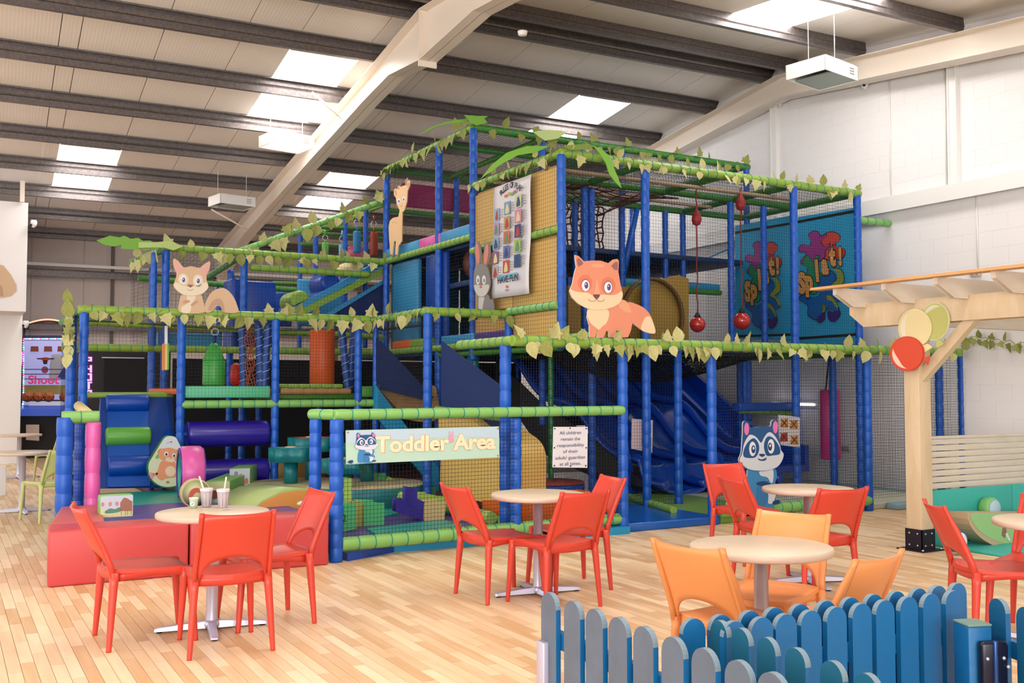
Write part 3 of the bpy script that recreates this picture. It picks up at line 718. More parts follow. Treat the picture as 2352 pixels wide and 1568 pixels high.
rail((XD+.1, 12.3, 3.06), (XF-.4, 12.3, 3.06), .045, m=DGREEN); rail((XB+.1, G12+.1, 2.9), (XD, G12+.1, 2.9), .045, m=DGREEN)
for c, xx, r in (('#6b3326', 6.75, .2), ('#3f5a3a', 7.15, .22), ('#7a2c33', 7.65, .22), ('#2b4a66', 8.1, .18), ('#8a6a3a', 8.5, .12)):
    MB().sphere((xx, 12.9, 3.15+r), r, 8, 12, (1, 1, 1.25)).build('soft_bollard', mat('vinyl '+c, c, .5), PF)
# yellow tunnel block behind the fox
slab([(1305, 655), (1480, 660), (1480, 780), (1305, 780)], 11.9, .08, mat('ochre vinyl', '#a98736', .55), 'tunnel_wall')
slab([(1492, 648), (1560, 632), (1582, 640), (1582, 780), (1492, 780)], 11.6, .2, mat('ochre vinyl', '#a98736', .55), 'tunnel_wall')
c = Y(1500, 726, 11.55); MB().lathe(c, [(.52, -.03), (.52, .02), (.545, .04), (.57, .02), (.57, -.03)], 32, ax=V((0, -1, 0)), caps=False).build('tunnel_ring', mat('brown ring', '#6b4a24', .5), PF)
slab([(1305, 636), (1320, 636), (1320, 655), (1305, 655)], 11.9, .05, DBLUE, 'side_pad')
# black hammock net under the main tower's front deck
net((XB+.2, G9-.1, ZB-.02), (XE-.2, G9-.1, ZB-.02), (XE-.2, 11.6, ZB-.02), (XB+.2, 11.6, ZB-.02), pitch=.07, r=.006, sag=.38, nm='hammock_net')
# level rail and blue beam seen low on the right
rail(Y(1700, 943, 11.6), Y(1832, 948, 11.6), .045, m=GREEN); q, w = Y(1695, 925, 11.55), Y(1832, 942, 11.55)
MB().rbox((q.x, 11.5, w.z), (w.x, 11.7, q.z), .02).build('edge_pad', BLUE, PF)
for px, yy in ((1590, 15.2), (1700, 12.4), (1712, 11.9)):
    q = Y(px, 1000, yy); post((q.x, yy), ZB, .045)
MB().box((8.9, 13.95, .9), (11.3, 14.0, 1.15)).build('edge_pad', mat('navy pad', '#0c2a66', .5), PF)
q = Y(1700, 800, 14.4); MB().box((9.8, 14.4, 0), (11.95, 14.45, 2.05)).build('dark_screen', meshfab('grey mesh', '#4a4448', .35), PF)
# turquoise pads behind the splash banners' wall
MB().hexa([(XF+.03, 12.2, 3.9), (XF+.05, 12.2, 3.9), (XF+.05, 13.3, 3.7), (XF+.03, 13.3, 3.7)], [(XF+.03, 12.2, 3.92), (XF+.05, 12.2, 3.92), (XF+.05, 13.3, 3.72), (XF+.03, 13.3, 3.72)]).build('edge_pad', LBLUE, PF)
rail((XF+.03, G9+.02, 3.93), (XW, G9+.02, 3.93), .05, m=MINT)
# ================================================================== slides and the toddler corner
# wavy three-lane slide running down to the right
SLB = mat('glossy slide blue', '#1450d0', .08, coat=1)
t = thing('wave_slide', 'glossy blue three-lane wavy slide behind the entrance netting', 'slide', (9.3, 10.8, 0))
def slp(k, u, dz=0.):      # k across (lane units), u down the slide
    z = 2.06-1.93*(u-.055*math.sin(u*math.pi*5)) if u < .9 else .2-.04*(u-.9)*10
    return V((8.1+.7*k+.4*u, 14.6-3.9*u, max(z, .16)+dz))
for k in range(3):
    G = [[slp(k+.04+.92*j/6, i/40, -.06*math.sin(math.pi*j/6)) for j in range(7)] for i in range(41)]
    MB().solid(G, lambda i, j: V((0, 0, -.04))).build('lane', SLB, t)
for k in range(4):
    MB().path([slp(k, i/40, .05) for i in range(41)], .065, 10).build('divider', SLB, t)
MB().prism([slp(-.12, 0, -.05), slp(-.12, .3, -.05), slp(-.12, .6, -.05), slp(-.12, .97, -.05), V((8.35, 11.6, .1)), V((8.1, 13.2, .5)), V((8.0, 14.6, 1.6))], (.02, 0, 0)).build('side_skirt', mat('black skirt', '#0a0c14', .5), t)
t2 = MB().hexa([Y(1440, 1010, 11.3), Y(1470, 1150, 11.3), Y(1470, 1150, 11.5), Y(1440, 1010, 11.5)], [Y(1425, 1010, 11.3), Y(1425, 1155, 11.3), Y(1425, 1155, 11.5), Y(1425, 1010, 11.5)]).build('support', SLB, t)
t = thing('steep_slide', 'plain dark blue slide with high sides beyond the wavy slide', 'slide', (10.9, 11, 0))
for nm, x0, x1, dz in (('lane', 10.85, 11.5, 0), ('side_wall', 10.77, 10.85, .3), ('side_wall', 11.5, 11.58, .3)):
    P = [(14.6, 2.05), (12.0, .45), (11.1, .35), (11.1, .25), (12.1, .3), (14.7, 1.9)]
    P = [(y, z+(dz if i < 3 else 0)) for i, (y, z) in enumerate(P)]
    MB().prism([V((x0, y, z)) for y, z in P], (x1-x0, 0, 0)).build(nm, SLB, t)
# fireman pole on round drum
t = thing('climbing_pole', 'green climbing pole rising from a round red and blue drum', 'pole', tuple(Y(1265, 1130, 10.6)))
q = Y(1265, 900, 10.6); MB().tube((q.x, q.y, .4), (q.x, q.y, 2.0), .035, 14, prof=pad_profile(1.6, .035, .12, .002)).build('pole', mat('dark green pole', '#1a7a3c', .3), t)
b = MB(); b.lathe((q.x, q.y, 0), [(.4, .08), (.42, .1), (.42, .33), (.41, .345)], 32).build('drum_wall', DBLUE, t)
MB().lathe((q.x, q.y, 0), [(.41, .345), (.42, .355), (.41, .37), (.02, .375)], 32).build('drum_top', mat('brick red vinyl', '#a8453a', .5), t)
# toddler slide, rock wall and yellow climbing block inside the frame (x = XP plane)
t = thing('toddler_slide', 'light blue sided toddler slide with tan rock wall in front', 'slide', tuple(Y(930, 1000, YA_)))
slab([(862, 882), (917, 957), (1008, 1075), (1008, 1132), (948, 1063), (862, 952)], YA_-.12, .05, CYAN, 'side_wall', t)
slab([(870, 905), (905, 950), (980, 1040), (975, 1048), (868, 920)], YA_+.5, .05, CYAN, 'side_wall', t)
rk = mat('tan rock foam', '#b8905a', .6, bump=.6, bscale=10, var=.15, vscale=8)
slab(spline([(872, 893), (882, 884), (896, 893), (918, 900), (928, 886), (936, 886), (944, 900), (975, 903), (986, 888), (998, 886), (1004, 905), (1006, 962), (940, 964), (905, 930)], 4), YA_+.12, .12, rk, 'rock_wall', t)
t = thing('foam_climber', 'tall yellow foam climbing block with orange foot behind the netting', 'climber', tuple(X(1080, 1100, XP)))
MB().prism([X(x, y, XP+.12) for x, y in spline([(1010, 945), (1060, 948), (1110, 985), (1158, 1030), (1162, 1120), (1162, 1175), (1100, 1150), (1050, 1152), (1014, 1130), (1012, 1040)], 5)], (.5, 0, 0)).build('body', YELL, t)
MB().prism([X(x, y, XP+.1) for x, y in [(1108, 1148), (1164, 1150), (1164, 1208), (1108, 1180)]], (.5, 0, 0)).build('foot', ORANGE, t)
o = MB().rbox((5.35, 8.95, .1), (6.1, 9.2, .42), .03).build('foam_block', ORANGE); tag(o, 'orange foam block low behind the netting right of the double posts', 'foam block')
slabX([(1100, 950), (1160, 957), (1162, 1025), (1128, 990)], XP+.25, .02, NAVY, 'mesh_sheet')
# ---- fence of the toddler corner
FP = [Z(771, 1290), V((XB-.02, 8.62, 0))]; FZ = 1.27
tf = thing('toddler_fence', 'low blue and green padded fence with black net around the toddler area', 'fence', tuple(FP[0]))
def fpost(p, z1, r=.062, m=None, z0=0, nm='post', par=None): return post(p, z1, r, z0, par or tf, m or BLUE, .13, nm)
fpost((FP[0].x, FP[0].y), FZ-.02); fpost((FP[0].x-.12, FP[0].y+.22), FZ-.02, .055, z0=0)
q = Z(1187, 1252); f1 = FP[0].lerp(FP[1], .62); qx = Y(1187, 1100, 8.58); fpost((qx.x, 8.6), FZ-.04, .055)
rail((FP[0].x-.03, FP[0].y, FZ+.02), (FP[1].x, FP[1].y, FZ+.02), .05, parent=tf, m=MINT, step=.16)
rail((FP[0].x-.14, FP[0].y+.3, FZ+.02), (FP[0].x, FP[0].y+.02, FZ+.02), .048, parent=tf, m=MINT, step=.16)
rail((FP[0].x+.05, FP[0].y+.02, .145), (FP[1].x+.02, FP[1].y+.06, .145), .062, parent=tf, m=MINT, step=.16)
net((FP[0].x, FP[0].y, .18), (FP[1].x, FP[1].y, .18), (FP[1].x, FP[1].y, FZ), (FP[0].x, FP[0].y, FZ), pitch=.0365, r=.0017, parent=tf)
a, c = Z(905, 1268), Z(1060, 1258)
MB().hexa([FP[0]+V((.1, -.03, 0)), a+V((0, 0, 0)), a+V((.05, .5, 0)), FP[0]+V((.1, .5, 0))], [FP[0]+V((.1, -.03, .07)), a+V((0, 0, .07)), a+V((.05, .5, .07)), FP[0]+V((.1, .5, .07))]).build('base_pad', DBLUE, tf)
MB().hexa([a, V((XB, 8.53, 0)), V((XB, 9.1, 0)), a+V((0, .5, 0))], [a+V((0, 0, .075)), V((XB, 8.53, .075)), V((XB, 9.1, .075)), a+V((0, .5, .075))]).build('base_pad', CYAN, tf)
# gate end on the left
tg = thing('gate_barrier', 'short blue, green and pink padded barrier at the left end of toddler area', 'barrier', tuple(Y(150, 1160, 10.3)))
g1 = Y(149, 1000, 10.3); g2 = Y(214, 1000, 10.3); g3 = Y(186, 940, 10.9)
post((g1.x, g1.y), 1.25, .075, 0, tg, BLUE, .17); post((g2.x, g2.y), 1.2, .07, 0, tg, PINK, .24)
rail((g1.x-.03, g1.y, 1.25), (g2.x+.05, g2.y, 1.25), .06, parent=tg, m=MINT, step=.14)
b = MB().tube(Y(181, 932, 10.9), Y(208, 956, 10.35), .05, 12); b.build('tube', CREAM, tg)
q = Y(183, 1000, 10.9); post((q.x, q.y), 1.2, .05, 0, tg, DBLUE, .2); post((q.x+.12, q.y-.1), 1.15, .03, 0, tg, DBLUE, .2)
net((g1.x, g1.y, .3), (g2.x, g2.y, .3), (g2.x, g2.y, 1.22), (g1.x, g1.y, 1.22), pitch=.04, parent=tg)
# ---- red bench blocks
BH = .43
def block(bot, top, m, nm, lab, cat, group=None, r=.0):
    return tag(MB().hexa(bot, top).build(nm, m), lab, cat, group)
def bevelled(o, w=.02):
    md = o.modifiers.new('b', 'BEVEL'); md.width = w; md.segments = 3; md.limit_method = 'ANGLE'
    for p in o.data.polygons: p.use_smooth = True
    return o
P1, P2, P3 = V((.73, 8.45, 0)), V((1.78, 8.44, 0)), V((2.93, 8.33, 0))
dy = V((.03, .42, 0)); up = V((0, 0, BH))
def quadblk(a, b_, c, d, m, nm, lab, cat='bench', h=BH, grp='red foam benches'):
    o = MB().hexa([a, b_, c, d], [p+V((0, 0, h)) for p in (a, b_, c, d)]).build(nm, m); return bevelled(tag(o, lab, cat, grp))
quadblk(P1, P2-V((.006, 0, 0)), P2+dy-V((.006, 0, 0)), P1+dy, REDV, 'foam_bench', 'long red foam bench behind the milkshake table, left one')
quadblk(P2+V((.006, 0, 0)), P3, P3+dy+V((-.02, 0, 0)), P2+dy+V((.006, 0, 0)), REDV, 'foam_bench', 'red foam bench ending at the blue fence post')
quadblk(P1+dy+V((.01, .012, 0)), V((1.19, 8.88, 0)), V((1.32, 10.15, 0)), V((.98, 10.15, 0)), mat('pale red vinyl', '#d8665e', .45, bump=.12, bscale=5), 'foam_bench', 'pale red foam bench running back to the gate barrier')  # paler red than the two front benches
# ---- toddler floor
FT = .27
def poly_prism(pts, z0, z1): return MB().prism([V((p.x, p.y, z0)) for p in pts], (0, 0, z1-z0))
tag(MB().rbox((1.22, 8.92, 0), (3.25, 11.4, FT), .02).build('floor_pad', PURP), 'purple vinyl floor pad behind the red benches', 'floor pad')
tag(MB().rbox((1.22, 11.42, 0), (3.4, 12.83, FT), .02).build('floor_pad', TEAL), 'teal vinyl floor pad in front of the blue climbing ramp', 'floor pad')
tag(MB().rbox((3.27, 8.92, .0), (XP-.05, 12.8, .1), .015).build('floor_pad', PURP), 'purple vinyl floor pad seen through the fence net', 'floor pad')
pts = [Z(x, y, .105) for x, y in ((842, 1216), (884, 1240), (1060, 1228), (1060, 1206), (1018, 1196), (978, 1199))]
tag(poly_prism(pts, .1, .118).build('floor_mat', TEAL), 'teal mat lying along the foot of the toddler fence', 'mat')
pts = [Z(x, y, .105) for x, y in ((866, 1158), (900, 1150), (915, 1160), (915, 1180), (880, 1188))]
tag(poly_prism(pts, .1, .12).build('floor_mat', TEAL), 'small teal mat beside the violet castle wall', 'mat')
# ---- blue climbing ramp with rolls
tr = thing('climbing_ramp', 'blue vinyl climbing ramp with one green and two blue rolls', 'ramp', tuple(Y(310, 1120, YA_+.05)))
yb, yt = YA_+.08, YA_+.95
def rp(x, y, o=0.):     # point on the ramp face
    k = (1122-y)/(1122-906.); yy = yb+(yt-yb)*max(0, min(1, k)); return Y(x, y, yy+o)
A = [rp(222, 1122), rp(408, 1119), rp(396, 905), rp(232, 908)]
MB().hexa([A[0], A[1], A[1]+V((0, .3, 0)), A[0]+V((0, .3, 0))], [A[3], A[2], A[2]+V((0, .1, 0)), A[3]+V((0, .1, 0))]).build('ramp_panel', mat('mid blue vinyl', '#0a46a0', .55, bump=.1), tr)
A = [rp(247, 1118, -.05), rp(345, 1116, -.05), rp(339, 906, -.05), rp(247, 908, -.05)]
MB().hexa([A[0], A[1], A[1]+V((0, .06, 0)), A[0]+V((0, .06, 0))], [A[3], A[2], A[2]+V((0, .06, 0)), A[3]+V((0, .06, 0))]).build('centre_panel', mat('bright blue vinyl', '#0458c0', .5, bump=.1), tr)
for x0, x1, y, r, m in ((243, 341, 926, .115, DBLUE), (243, 345, 1003, .12, mat('roll green', '#63b545', .35)), (247, 346, 1072, .13, DBLUE)):
    a, c = rp(x0, y, -.08), rp(x1, y, -.08); c.y = a.y; c.z = a.z
    MB().tube(a, c, r, 20, prof=[(0, r*.75), (.01, r*.95), (.03, r), ((c-a).length-.03, r), ((c-a).length-.01, r*.95), ((c-a).length, r*.75)]).build('roll', m, tr)
MB().rbox((Y(192, 900, YA_+.9).x, YA_+.9, 1.4), (Y(400, 900, YA_+.9).x, YA_+1.3, 1.47), .02).build('lip_pad', GREEN, tr)
a = rp(352, 1117, -.02); 
MB().prism([Y(412, 1105, YA_+.1), Y(352, 1117, YA_+.05), Y(392, 912, yt)], (0, .03, 0)).build('side_wedge', DBLUE, tr)
# ---- teardrop board with cub
class Cub: pass
yy = 12.55
f = lambda cx, cy: Y(330+cx/8.713, 990+cy/8.713, yy)
bo = Board('teardrop_board', 'green edged teardrop foam board with a smiling cub picture', 'play board', f, (0, -1, 0), thick=.1)
dro = [(530, 88), (640, 115), (700, 210), (780, 390), (860, 600), (880, 800), (820, 980), (680, 1100), (480, 1140), (300, 1100), (140, 970), (82, 780), (90, 650), (150, 540), (260, 360), (380, 170), (450, 105)]
bo.base(spline(dro, 4), mat('dark green foam', '#1c7a35', .5)); c0 = (490, 620)
ins = [(c0[0]+(x-c0[0])*.965, c0[1]+(y-c0[1])*.965-8) for x, y in dro]
bo.lay('picture', spline(ins, 4), mat('pale meadow print', '#dfe6c6', .5), 1)
bo.lay('print_sky', spline([(530, 96), (630, 122), (690, 215), (760, 380), (620, 350), (440, 350), (300, 360), (380, 180), (450, 112)], 4), mat('pale sky print', '#d9e4ea', .5), 2)
bo.lay('print_leaf', spline([(230, 530), (300, 440), (300, 545)], 3), mat('print green', '#7dbb72', .5), 2)
OR, OR2, CRM = mat('cub orange', '#f0a076', .5), mat('cub dark orange', '#e8875c', .5), mat('cub cream', '#f7dcc0', .5)
bo.lay('ear', spline([(300, 370), (350, 345), (400, 370), (380, 430), (300, 450), (275, 420)], 4), OR2, 3)
bo.lay('ear', spline([(640, 380), (700, 370), (760, 410), (740, 460), (670, 480), (640, 430)], 4), OR2, 3)
bo.lay('body', spline([(380, 590), (460, 610), (620, 620), (660, 760), (655, 900), (520, 930), (430, 950), (350, 985), (280, 930), (240, 860), (280, 780), (320, 650)], 4), OR, 3)
bo.lay('head', spline([(330, 370), (440, 335), (560, 335), (660, 390), (690, 500), (650, 590), (530, 625), (440, 590), (340, 560), (300, 480)], 4), OR, 4)
bo.lay('belly', ell(535, 800, 105, 105), CRM, 4); bo.lay('muzzle', ell(530, 570, 95, 50, 10), CRM, 5)
EW, EB, EN = mat('print white', '#f6f6fa', .4), mat('print navy', '#23285c', .4), mat('print nose', '#5a3040', .4)
bo.lay('eye', ell(450, 455, 42, 48), EW, 5); bo.lay('eye', ell(605, 485, 38, 44), EW, 5)
bo.lay('pupil', ell(452, 462, 22, 28), EB, 6); bo.lay('pupil', ell(606, 490, 20, 26), EB, 6)
bo.lay('nose', ell(535, 535, 26, 18), mat('pink nose', '#f3a3a0', .4), 6)
bo.lay('flower', spline([(100, 830), (190, 830), (210, 880), (170, 960), (120, 900)], 3), mat('print pink', '#eb9fb6', .5), 3)
bo.lay('tail', spline([(180, 850), (280, 830), (260, 880), (190, 880)], 3), OR2, 3)
bo.lay('snail', ell(480, 1020, 34, 26), mat('snail brown', '#b09060', .5), 3); bo.lay('stem', [(450, 238), (540, 208), (542, 214), (454, 244)], EN, 3); bo.lay('bud', ell(550, 215, 22, 16), mat('bud red', '#d86a5a', .5), 4)
# ---- pink ring tunnel
tr = thing('ring_tunnel', 'upright pink foam ring with violet side and green lining', 'play ring', tuple(Y(440, 1150, 11.6)))
c = Y(438, 1094, 11.7); r0, r1, wd_ = .3, .225, .24; ax = V((.96, -.09, 0)).normalized()
c = V((c.x-.13*ax.x, 11.65-.13*ax.y, FT+.3))
MB().lathe(c, [(r0-.02, 0), (r0, .02), (r0*1.01, wd_/2), (r0, wd_-.02), (r0-.02, wd_)], 32, ax=ax, caps=False).build('outer_skin', PINK, tr)
b = MB(); a_ = V((0, 0, 1)); b_ = ax.cross(a_)
for off in (0, wd_):
    rg = [[c+ax*off+(a_*math.cos(2*math.pi*j/32)+b_*math.sin(2*math.pi*j/32))*r for j in range(33)] for r in (r1, r0-.02)]
    b.solid(rg, lambda i, j: ax*(-.012 if off == 0 else .012))
b.build('side_face', mat('violet vinyl', '#4a2f96', .35, bump=.3, bscale=8), tr)
G = [[c+ax*(wd_*i/2)+(a_*math.cos(2*math.pi*j/32)+b_*math.sin(2*math.pi*j/32))*r1 for j in range(33)] for i in range(3)]
MB().solid(G, lambda i, j: V((0, 0, 0))+(a_*math.cos(2*math.pi*j/32)+b_*math.sin(2*math.pi*j/32))*.01).build('lining', TEAL, tr)
# small round printed disc
t = thing('foam_disc', 'small cream foam disc with red ladybird print in front of the pink ring', 'foam disc', tuple(Y(450, 1160, 10.9)))
c = V((Y(450, 1140, 10.9).x, 10.9, FT+.14))
MB().lathe(c, [(.15, 0), (.155, .01), (.155, .09), (.15, .1), (.01, .1)], 24, ax=V((0, 1, 0))).build('disc', CREAM, t)
MB().lathe(c+V((0, -.003, 0)), [(.14, 0), (.01, -.002)], 24, ax=V((0, 1, 0))).build('face', mat('pale lime print', '#d9e2a8', .5), t)
MB().prism([c+V((x*.1, -.008, z*.1)) for x, z in spline([(-.8, -.5), (-.6, .3), (0, .6), (.7, .3), (.6, 0), (0, .1), (-.4, -.3)], 4)], (0, .003, 0)).build('print', mat('ladybird red', '#e2604a', .5), t)
# ---- picture blocks
def pic_block(name, lab, fx0, fx1, ytop, ybot, yd, depth, m, skew=.0, top=None):
    a, c = Y(fx0, ybot, yd), Y(fx1, ybot, yd); z1 = Y(fx0, ytop, yd).z
    a.z = max(a.z, .1)
    t = thing(name, lab, 'foam block', (a.x, yd, a.z))
    s = V((skew, depth, 0)); B = [V((a.x, yd, a.z)), V((c.x, yd, a.z)), V((c.x, yd, a.z))+s, V((a.x, yd, a.z))+s]
    bevelled(MB().hexa(B, [p+V((0, 0, z1-a.z)) for p in B]).build('block', m, t), .015)
    return t, V((a.x, yd-.002, a.z)), V((c.x-a.x, 0, 0)), V((0, 0, z1-a.z))
def pic(t, o, u, v, pts, m, nm, k=1):
    MB().prism([o+u*x+v*y+V((0, -.0015*k, 0)) for x, y in pts], (0, .001, 0)).build(nm, m, t)
sky_p, grass_p, pinkp, brn = mat('print sky', '#cfd9ea', .5), mat('print grass', '#dfe0a6', .5), mat('print pink', '#eb9fb6', .5), mat('print brown', '#a9705c', .5)
t, o, u, v = pic_block('picture_block', 'low foam block printed with a pink barn and flowers on the red bench', 229, 306, 1139, 1190, 9.35, .16, MINT)
pic(t, o, u, v, [(.02, .02), (.98, .02), (.98, .4), (.02, .4)], grass_p, 'print_grass'); pic(t, o, u, v, [(.02, .4), (.98, .4), (.98, .98), (.02, .98)], sky_p, 'print_sky')
pic(t, o, u, v, [(.6, .28), (.96, .25), (.96, .68), (.8, .85), (.7, .88), (.6, .66)], brn, 'print_barn', 2); pic(t, o, u, v, spline([(.15, .3), (.3, .42), (.45, .38), (.58, .45), (.58, .25), (.2, .2)], 4), mat('print dark green', '#5f8f78', .5), 'print_bush', 2)
for x in (.3, .08, .5): pic(t, o, u, v, ell(x, .62, .05, .1), mat('print coral', '#dd8f8a', .5), 'print_flower', 2)
for x in (.63, .75, .82, .92): pic(t, o, u, v, [(x, .08), (x+.015, .08), (x+.015, .3), (x, .3)], brn, 'print_leg', 3)
t, o, u, v = pic_block('picture_block', 'lower green foam block with picture front behind the milkshakes', 466, 528, 1106, 1152, 11.6, 1.0, MINT, .5)
pic(t, o, u, v, [(.02, .02), (.98, .02), (.98, .96), (.02, .96)], grass_p, 'print_grass'); pic(t, o, u, v, [(.3, .05), (.9, .05), (.9, .5), (.3, .55)], mat('print maroon', '#8a3c36', .5), 'print_barn', 2)
t, o, u, v = pic_block('picture_block', 'taller green foam block with balloon picture front', 526, 574, 1076, 1136, 12.3, .8, MINT, .35)
pic(t, o, u, v, [(.02, .02), (.98, .02), (.98, .98), (.02, .98)], sky_p, 'print_sky'); pic(t, o, u, v, ell(.32, .8, .09, .09), mat('print violet', '#9a8ac0', .5), 'print_balloon', 2)
pic(t, o, u, v, [(.02, .02), (.98, .02), (.98, .3), (.02, .35)], grass_p, 'print_grass', 2); pic(t, o, u, v, ell(.55, .72, .08, .07), mat('print coral', '#dd8f8a', .5), 'print_balloon', 2); pic(t, o, u, v, ell(.82, .5, .09, .12), mat('print orange', '#e88a50', .5), 'print_balloon', 2)
# ---- green wedge slide with orange side
t = thing('wedge_slide', 'pale green foam wedge slide with an orange side', 'slide', tuple(Y(640, 1180, 10.4)))
pf = [(548, 1160), (600, 1128), (640, 1102), (672, 1098), (718, 1119), (720, 1200), (560, 1200)]
PL = mat('pale lime vinyl', '#b9cf86', .4); P = [Y(x, y, 10.5) for x, y in [(560, 1188), (600, 1150), (645, 1128), (680, 1122), (719, 1121)]]
Bk = [p+V((-.25, .75, 0)) for p in P]
b = MB(); G = [P, Bk]; b.solid([[P[i], Bk[i]] for i in range(5)], lambda i, j: V((0, 0, -.03))); b.build('slide_face', PL, t)
MB().prism([V((p.x, 10.49, p.z-.02)) for p in P]+[V((P[-1].x, 10.49, .11)), V((P[0].x, 10.49, .11))], (0, .05, 0)).build('side_face', mat('soft orange vinyl', '#f0a24e', .45), t)
bevelled(MB().hexa([V((P[-1].x-.02, 10.5, .1)), V((P[-1].x, 10.5, .1)), Bk[-1]*1, Bk[-1]-V((.02, 0, 0))][:4], [V((P[-1].x-.02, 10.5, P[-1].z)), V((P[-1].x, 10.5, P[-1].z)), Bk[-1]+V((0, 0, .0)), Bk[-1]-V((.02, 0, 0))]).build('end_face', mat('soft orange vinyl', '#f0a24e', .45), t), .003) if 0 else None
# ---- sand discs with flower tables
def flower(c, r, m, mt, zc, lab, hcol, grp='flower tables'):
    t = thing('flower_table', lab, 'play table', tuple(c), 0, grp)
    n = 40; o = [(c.x+r*(1+.16*math.cos(5*a))*math.cos(a), c.y+r*(1+.16*math.cos(5*a))*math.sin(a)) for a in [2*math.pi*k/n for k in range(n)]]
    MB().loft([[V((x, y, zc)) for x, y in o], [V((x, y, zc+.17)) for x, y in o]], True).build('table_top', m, t)
    oi = [(c.x+(x-c.x)*.72, c.y+(y-c.y)*.72) for x, y in o]
    MB().prism([V((x, y, zc+.171)) for x, y in oi], (0, 0, .004)).build('top_print', mt, t)
    MB().lathe((c.x, c.y, zc+.175), [(r*.3, 0), (r*.28, .008), (.005, .012)], 16).build('centre', CREAM, t)
    MB().tube((c.x, c.y, hcol), (c.x, c.y, zc), .085, 16).build('stem', DTEAL, t)
SAND = mat('sand print vinyl', '#d9cfa0', .5, var=.18, vscale=4)
for (px, py, yy, r, lab) in ((835, 1118, 11.7, .78, 'large round teal podium with sand print top nearest the fence'), (700, 1108, 12.2, .7, 'round podium with sand print top behind the wedge slide')):
    c = Y(px, py, yy); t = thing('round_podium', lab, 'podium', (c.x, yy, .1), 0, 'round podiums')
    MB().lathe((c.x, yy, .1), [(r-.01, 0), (r, .01), (r, .23), (r-.01, .245)], 40).build('side_wall', DTEAL, t)
    MB().lathe((c.x, yy, .1), [(r-.01, .245), (r-.02, .25), (.02, .252)], 40).build('top', SAND, t)
    if px == 835: cD = V((c.x, yy, 0))
c2 = Y(700, 1100, 12.3)
flower(V((Y(668, 1080, 12.1).x, 12.1, .35)), .25, DTEAL, mat('flower teal print', '#2aa8c0', .5), .62, 'teal flower table with a teal top at the left of the group', .35)
flower(V((Y(716, 1070, 12.45).x, 12.45, .35)), .28, DTEAL, mat('flower red print', '#dd5544', .5), .72, 'taller teal flower table with a red print top', .35)
flower(V((Y(843, 1066, 11.9).x, 11.9, .35)), .3, DTEAL, mat('flower violet print', '#8a7ac0', .5), .66, 'teal flower table on the large podium nearest the banner', .35)
flower(V((Y(790, 1082, 11.3).x, 11.3, .35)), .24, DTEAL, mat('flower orange print', '#e8a07a', .5), .52, 'low teal flower table with an orange print behind the fence post', .35)
# ---- loose foam blocks through the net
def fb(name, lab, pts, yd, m, depth=.25, sk=0., zmin=.1, front=None):
    P = [Y(x, y, yd) for x, y in pts]; P = [V((p.x, yd, max(p.z, zmin+.001))) for p in P]
    o = MB().prism(P, (sk, depth, 0)).build(name, m); tag(o, lab, 'foam block'); bevelled(o, .012)
    return o
LG = mat('lime foam', '#a8cc62', .5); GG = mat('green foam', '#57c07c', .45)
nb_ = fb('number_block', 'green foam block with black numerals just behind the fence corner', [(776, 1223), (816, 1212), (816, 1158), (776, 1162)], 9.5, GG, .3)
text('2', Y(785, 1198, 9.485), (1, 0, 0), (0, 0, 1), .1, BLACK, nb_, 'numeral')
fb('foam_block', 'green and yellow foam block in front of the round podium', [(838, 1213), (880, 1207), (880, 1157), (838, 1155)], 9.75, GG, .3)
fb('foam_block', 'yellow green foam block beside the numbered block', [(822, 1209), (837, 1213), (837, 1160), (818, 1152)], 9.8, mat('olive foam', '#bdb050', .5), .3)
fb('picture_block', 'lime foam block with blue and white print by the fence corner', [(782, 1160), (806, 1160), (806, 1100), (782, 1098)], 10.0, LG, .3)
fb('castle_wall', 'violet foam castle wall block with one raised tower', [(911, 1172), (974, 1197), (977, 1156), (955, 1146), (957, 1124), (936, 1120), (934, 1154), (912, 1146)], 9.9, mat('castle violet', '#33209a', .45), .1)
fb('foam_block', 'cream foam block at the end of the violet castle wall', [(976, 1198), (1019, 1196), (1022, 1154), (978, 1155)], 9.85, mat('cream foam', '#dcc68a', .5), .22)
fb('foam_block', 'lime foam slab lying on the cream block', [(955, 1152), (1020, 1155), (1018, 1141), (960, 1140)], 10.1, LG, .5)
fb('foam_block', 'green foam block behind the castle wall at the blue post', [(950, 1142), (1000, 1143), (999, 1122), (975, 1116), (940, 1115)], 11.2, GG, .4)
fb('foam_block', 'green foam hexagon log at the podium edge', [(868, 1105), (890, 1110), (884, 1088), (873, 1088)], 12.0, GG, .3)
fb('foam_block', 'lime foam roll leaning beside the podium', [(886, 1108), (915, 1127), (921, 1110), (892, 1096)], 11.9, LG, .3)
fb('foam_block', 'darker lime foam roll beyond the violet tower', [(920, 1112), (940, 1122), (938, 1128), (918, 1124)], 11.9, mat('olive green foam', '#86a84a', .5), .3)
rail((XP-.1, 11.6, .17), (XP-.12, 9.2, .17), .07, m=LG, parent=tf)
o = MB().sphere((Y(703, 1180, 9.1).x, 9.1, .45), .06, 8, 14, (1.5, 1, .5)).build('foam_dome', mat('pale mint foam', '#d5e8c8', .5)); tag(o, 'small white and green dome on the red bench end', 'foam dome')
c = V((Y(678, 1062, 15).x, 15, .1)); o = MB().lathe(c, [(.5, 0), (.48, .25), (.35, .42), (.15, .5), (.01, .52)], 24).build('foam_mound', mat('tan foam', '#b08a45', .55)); tag(o, 'tan foam mound in the dark space behind the violet rollers', 'foam mound')
# ================================================================== printed boards and signs
def scaler(ox, oy, k, fn): return lambda cx, cy: fn(ox+cx/k, oy+cy/k)
BOARDW = mat('board edge white', '#f2ece6', .5)
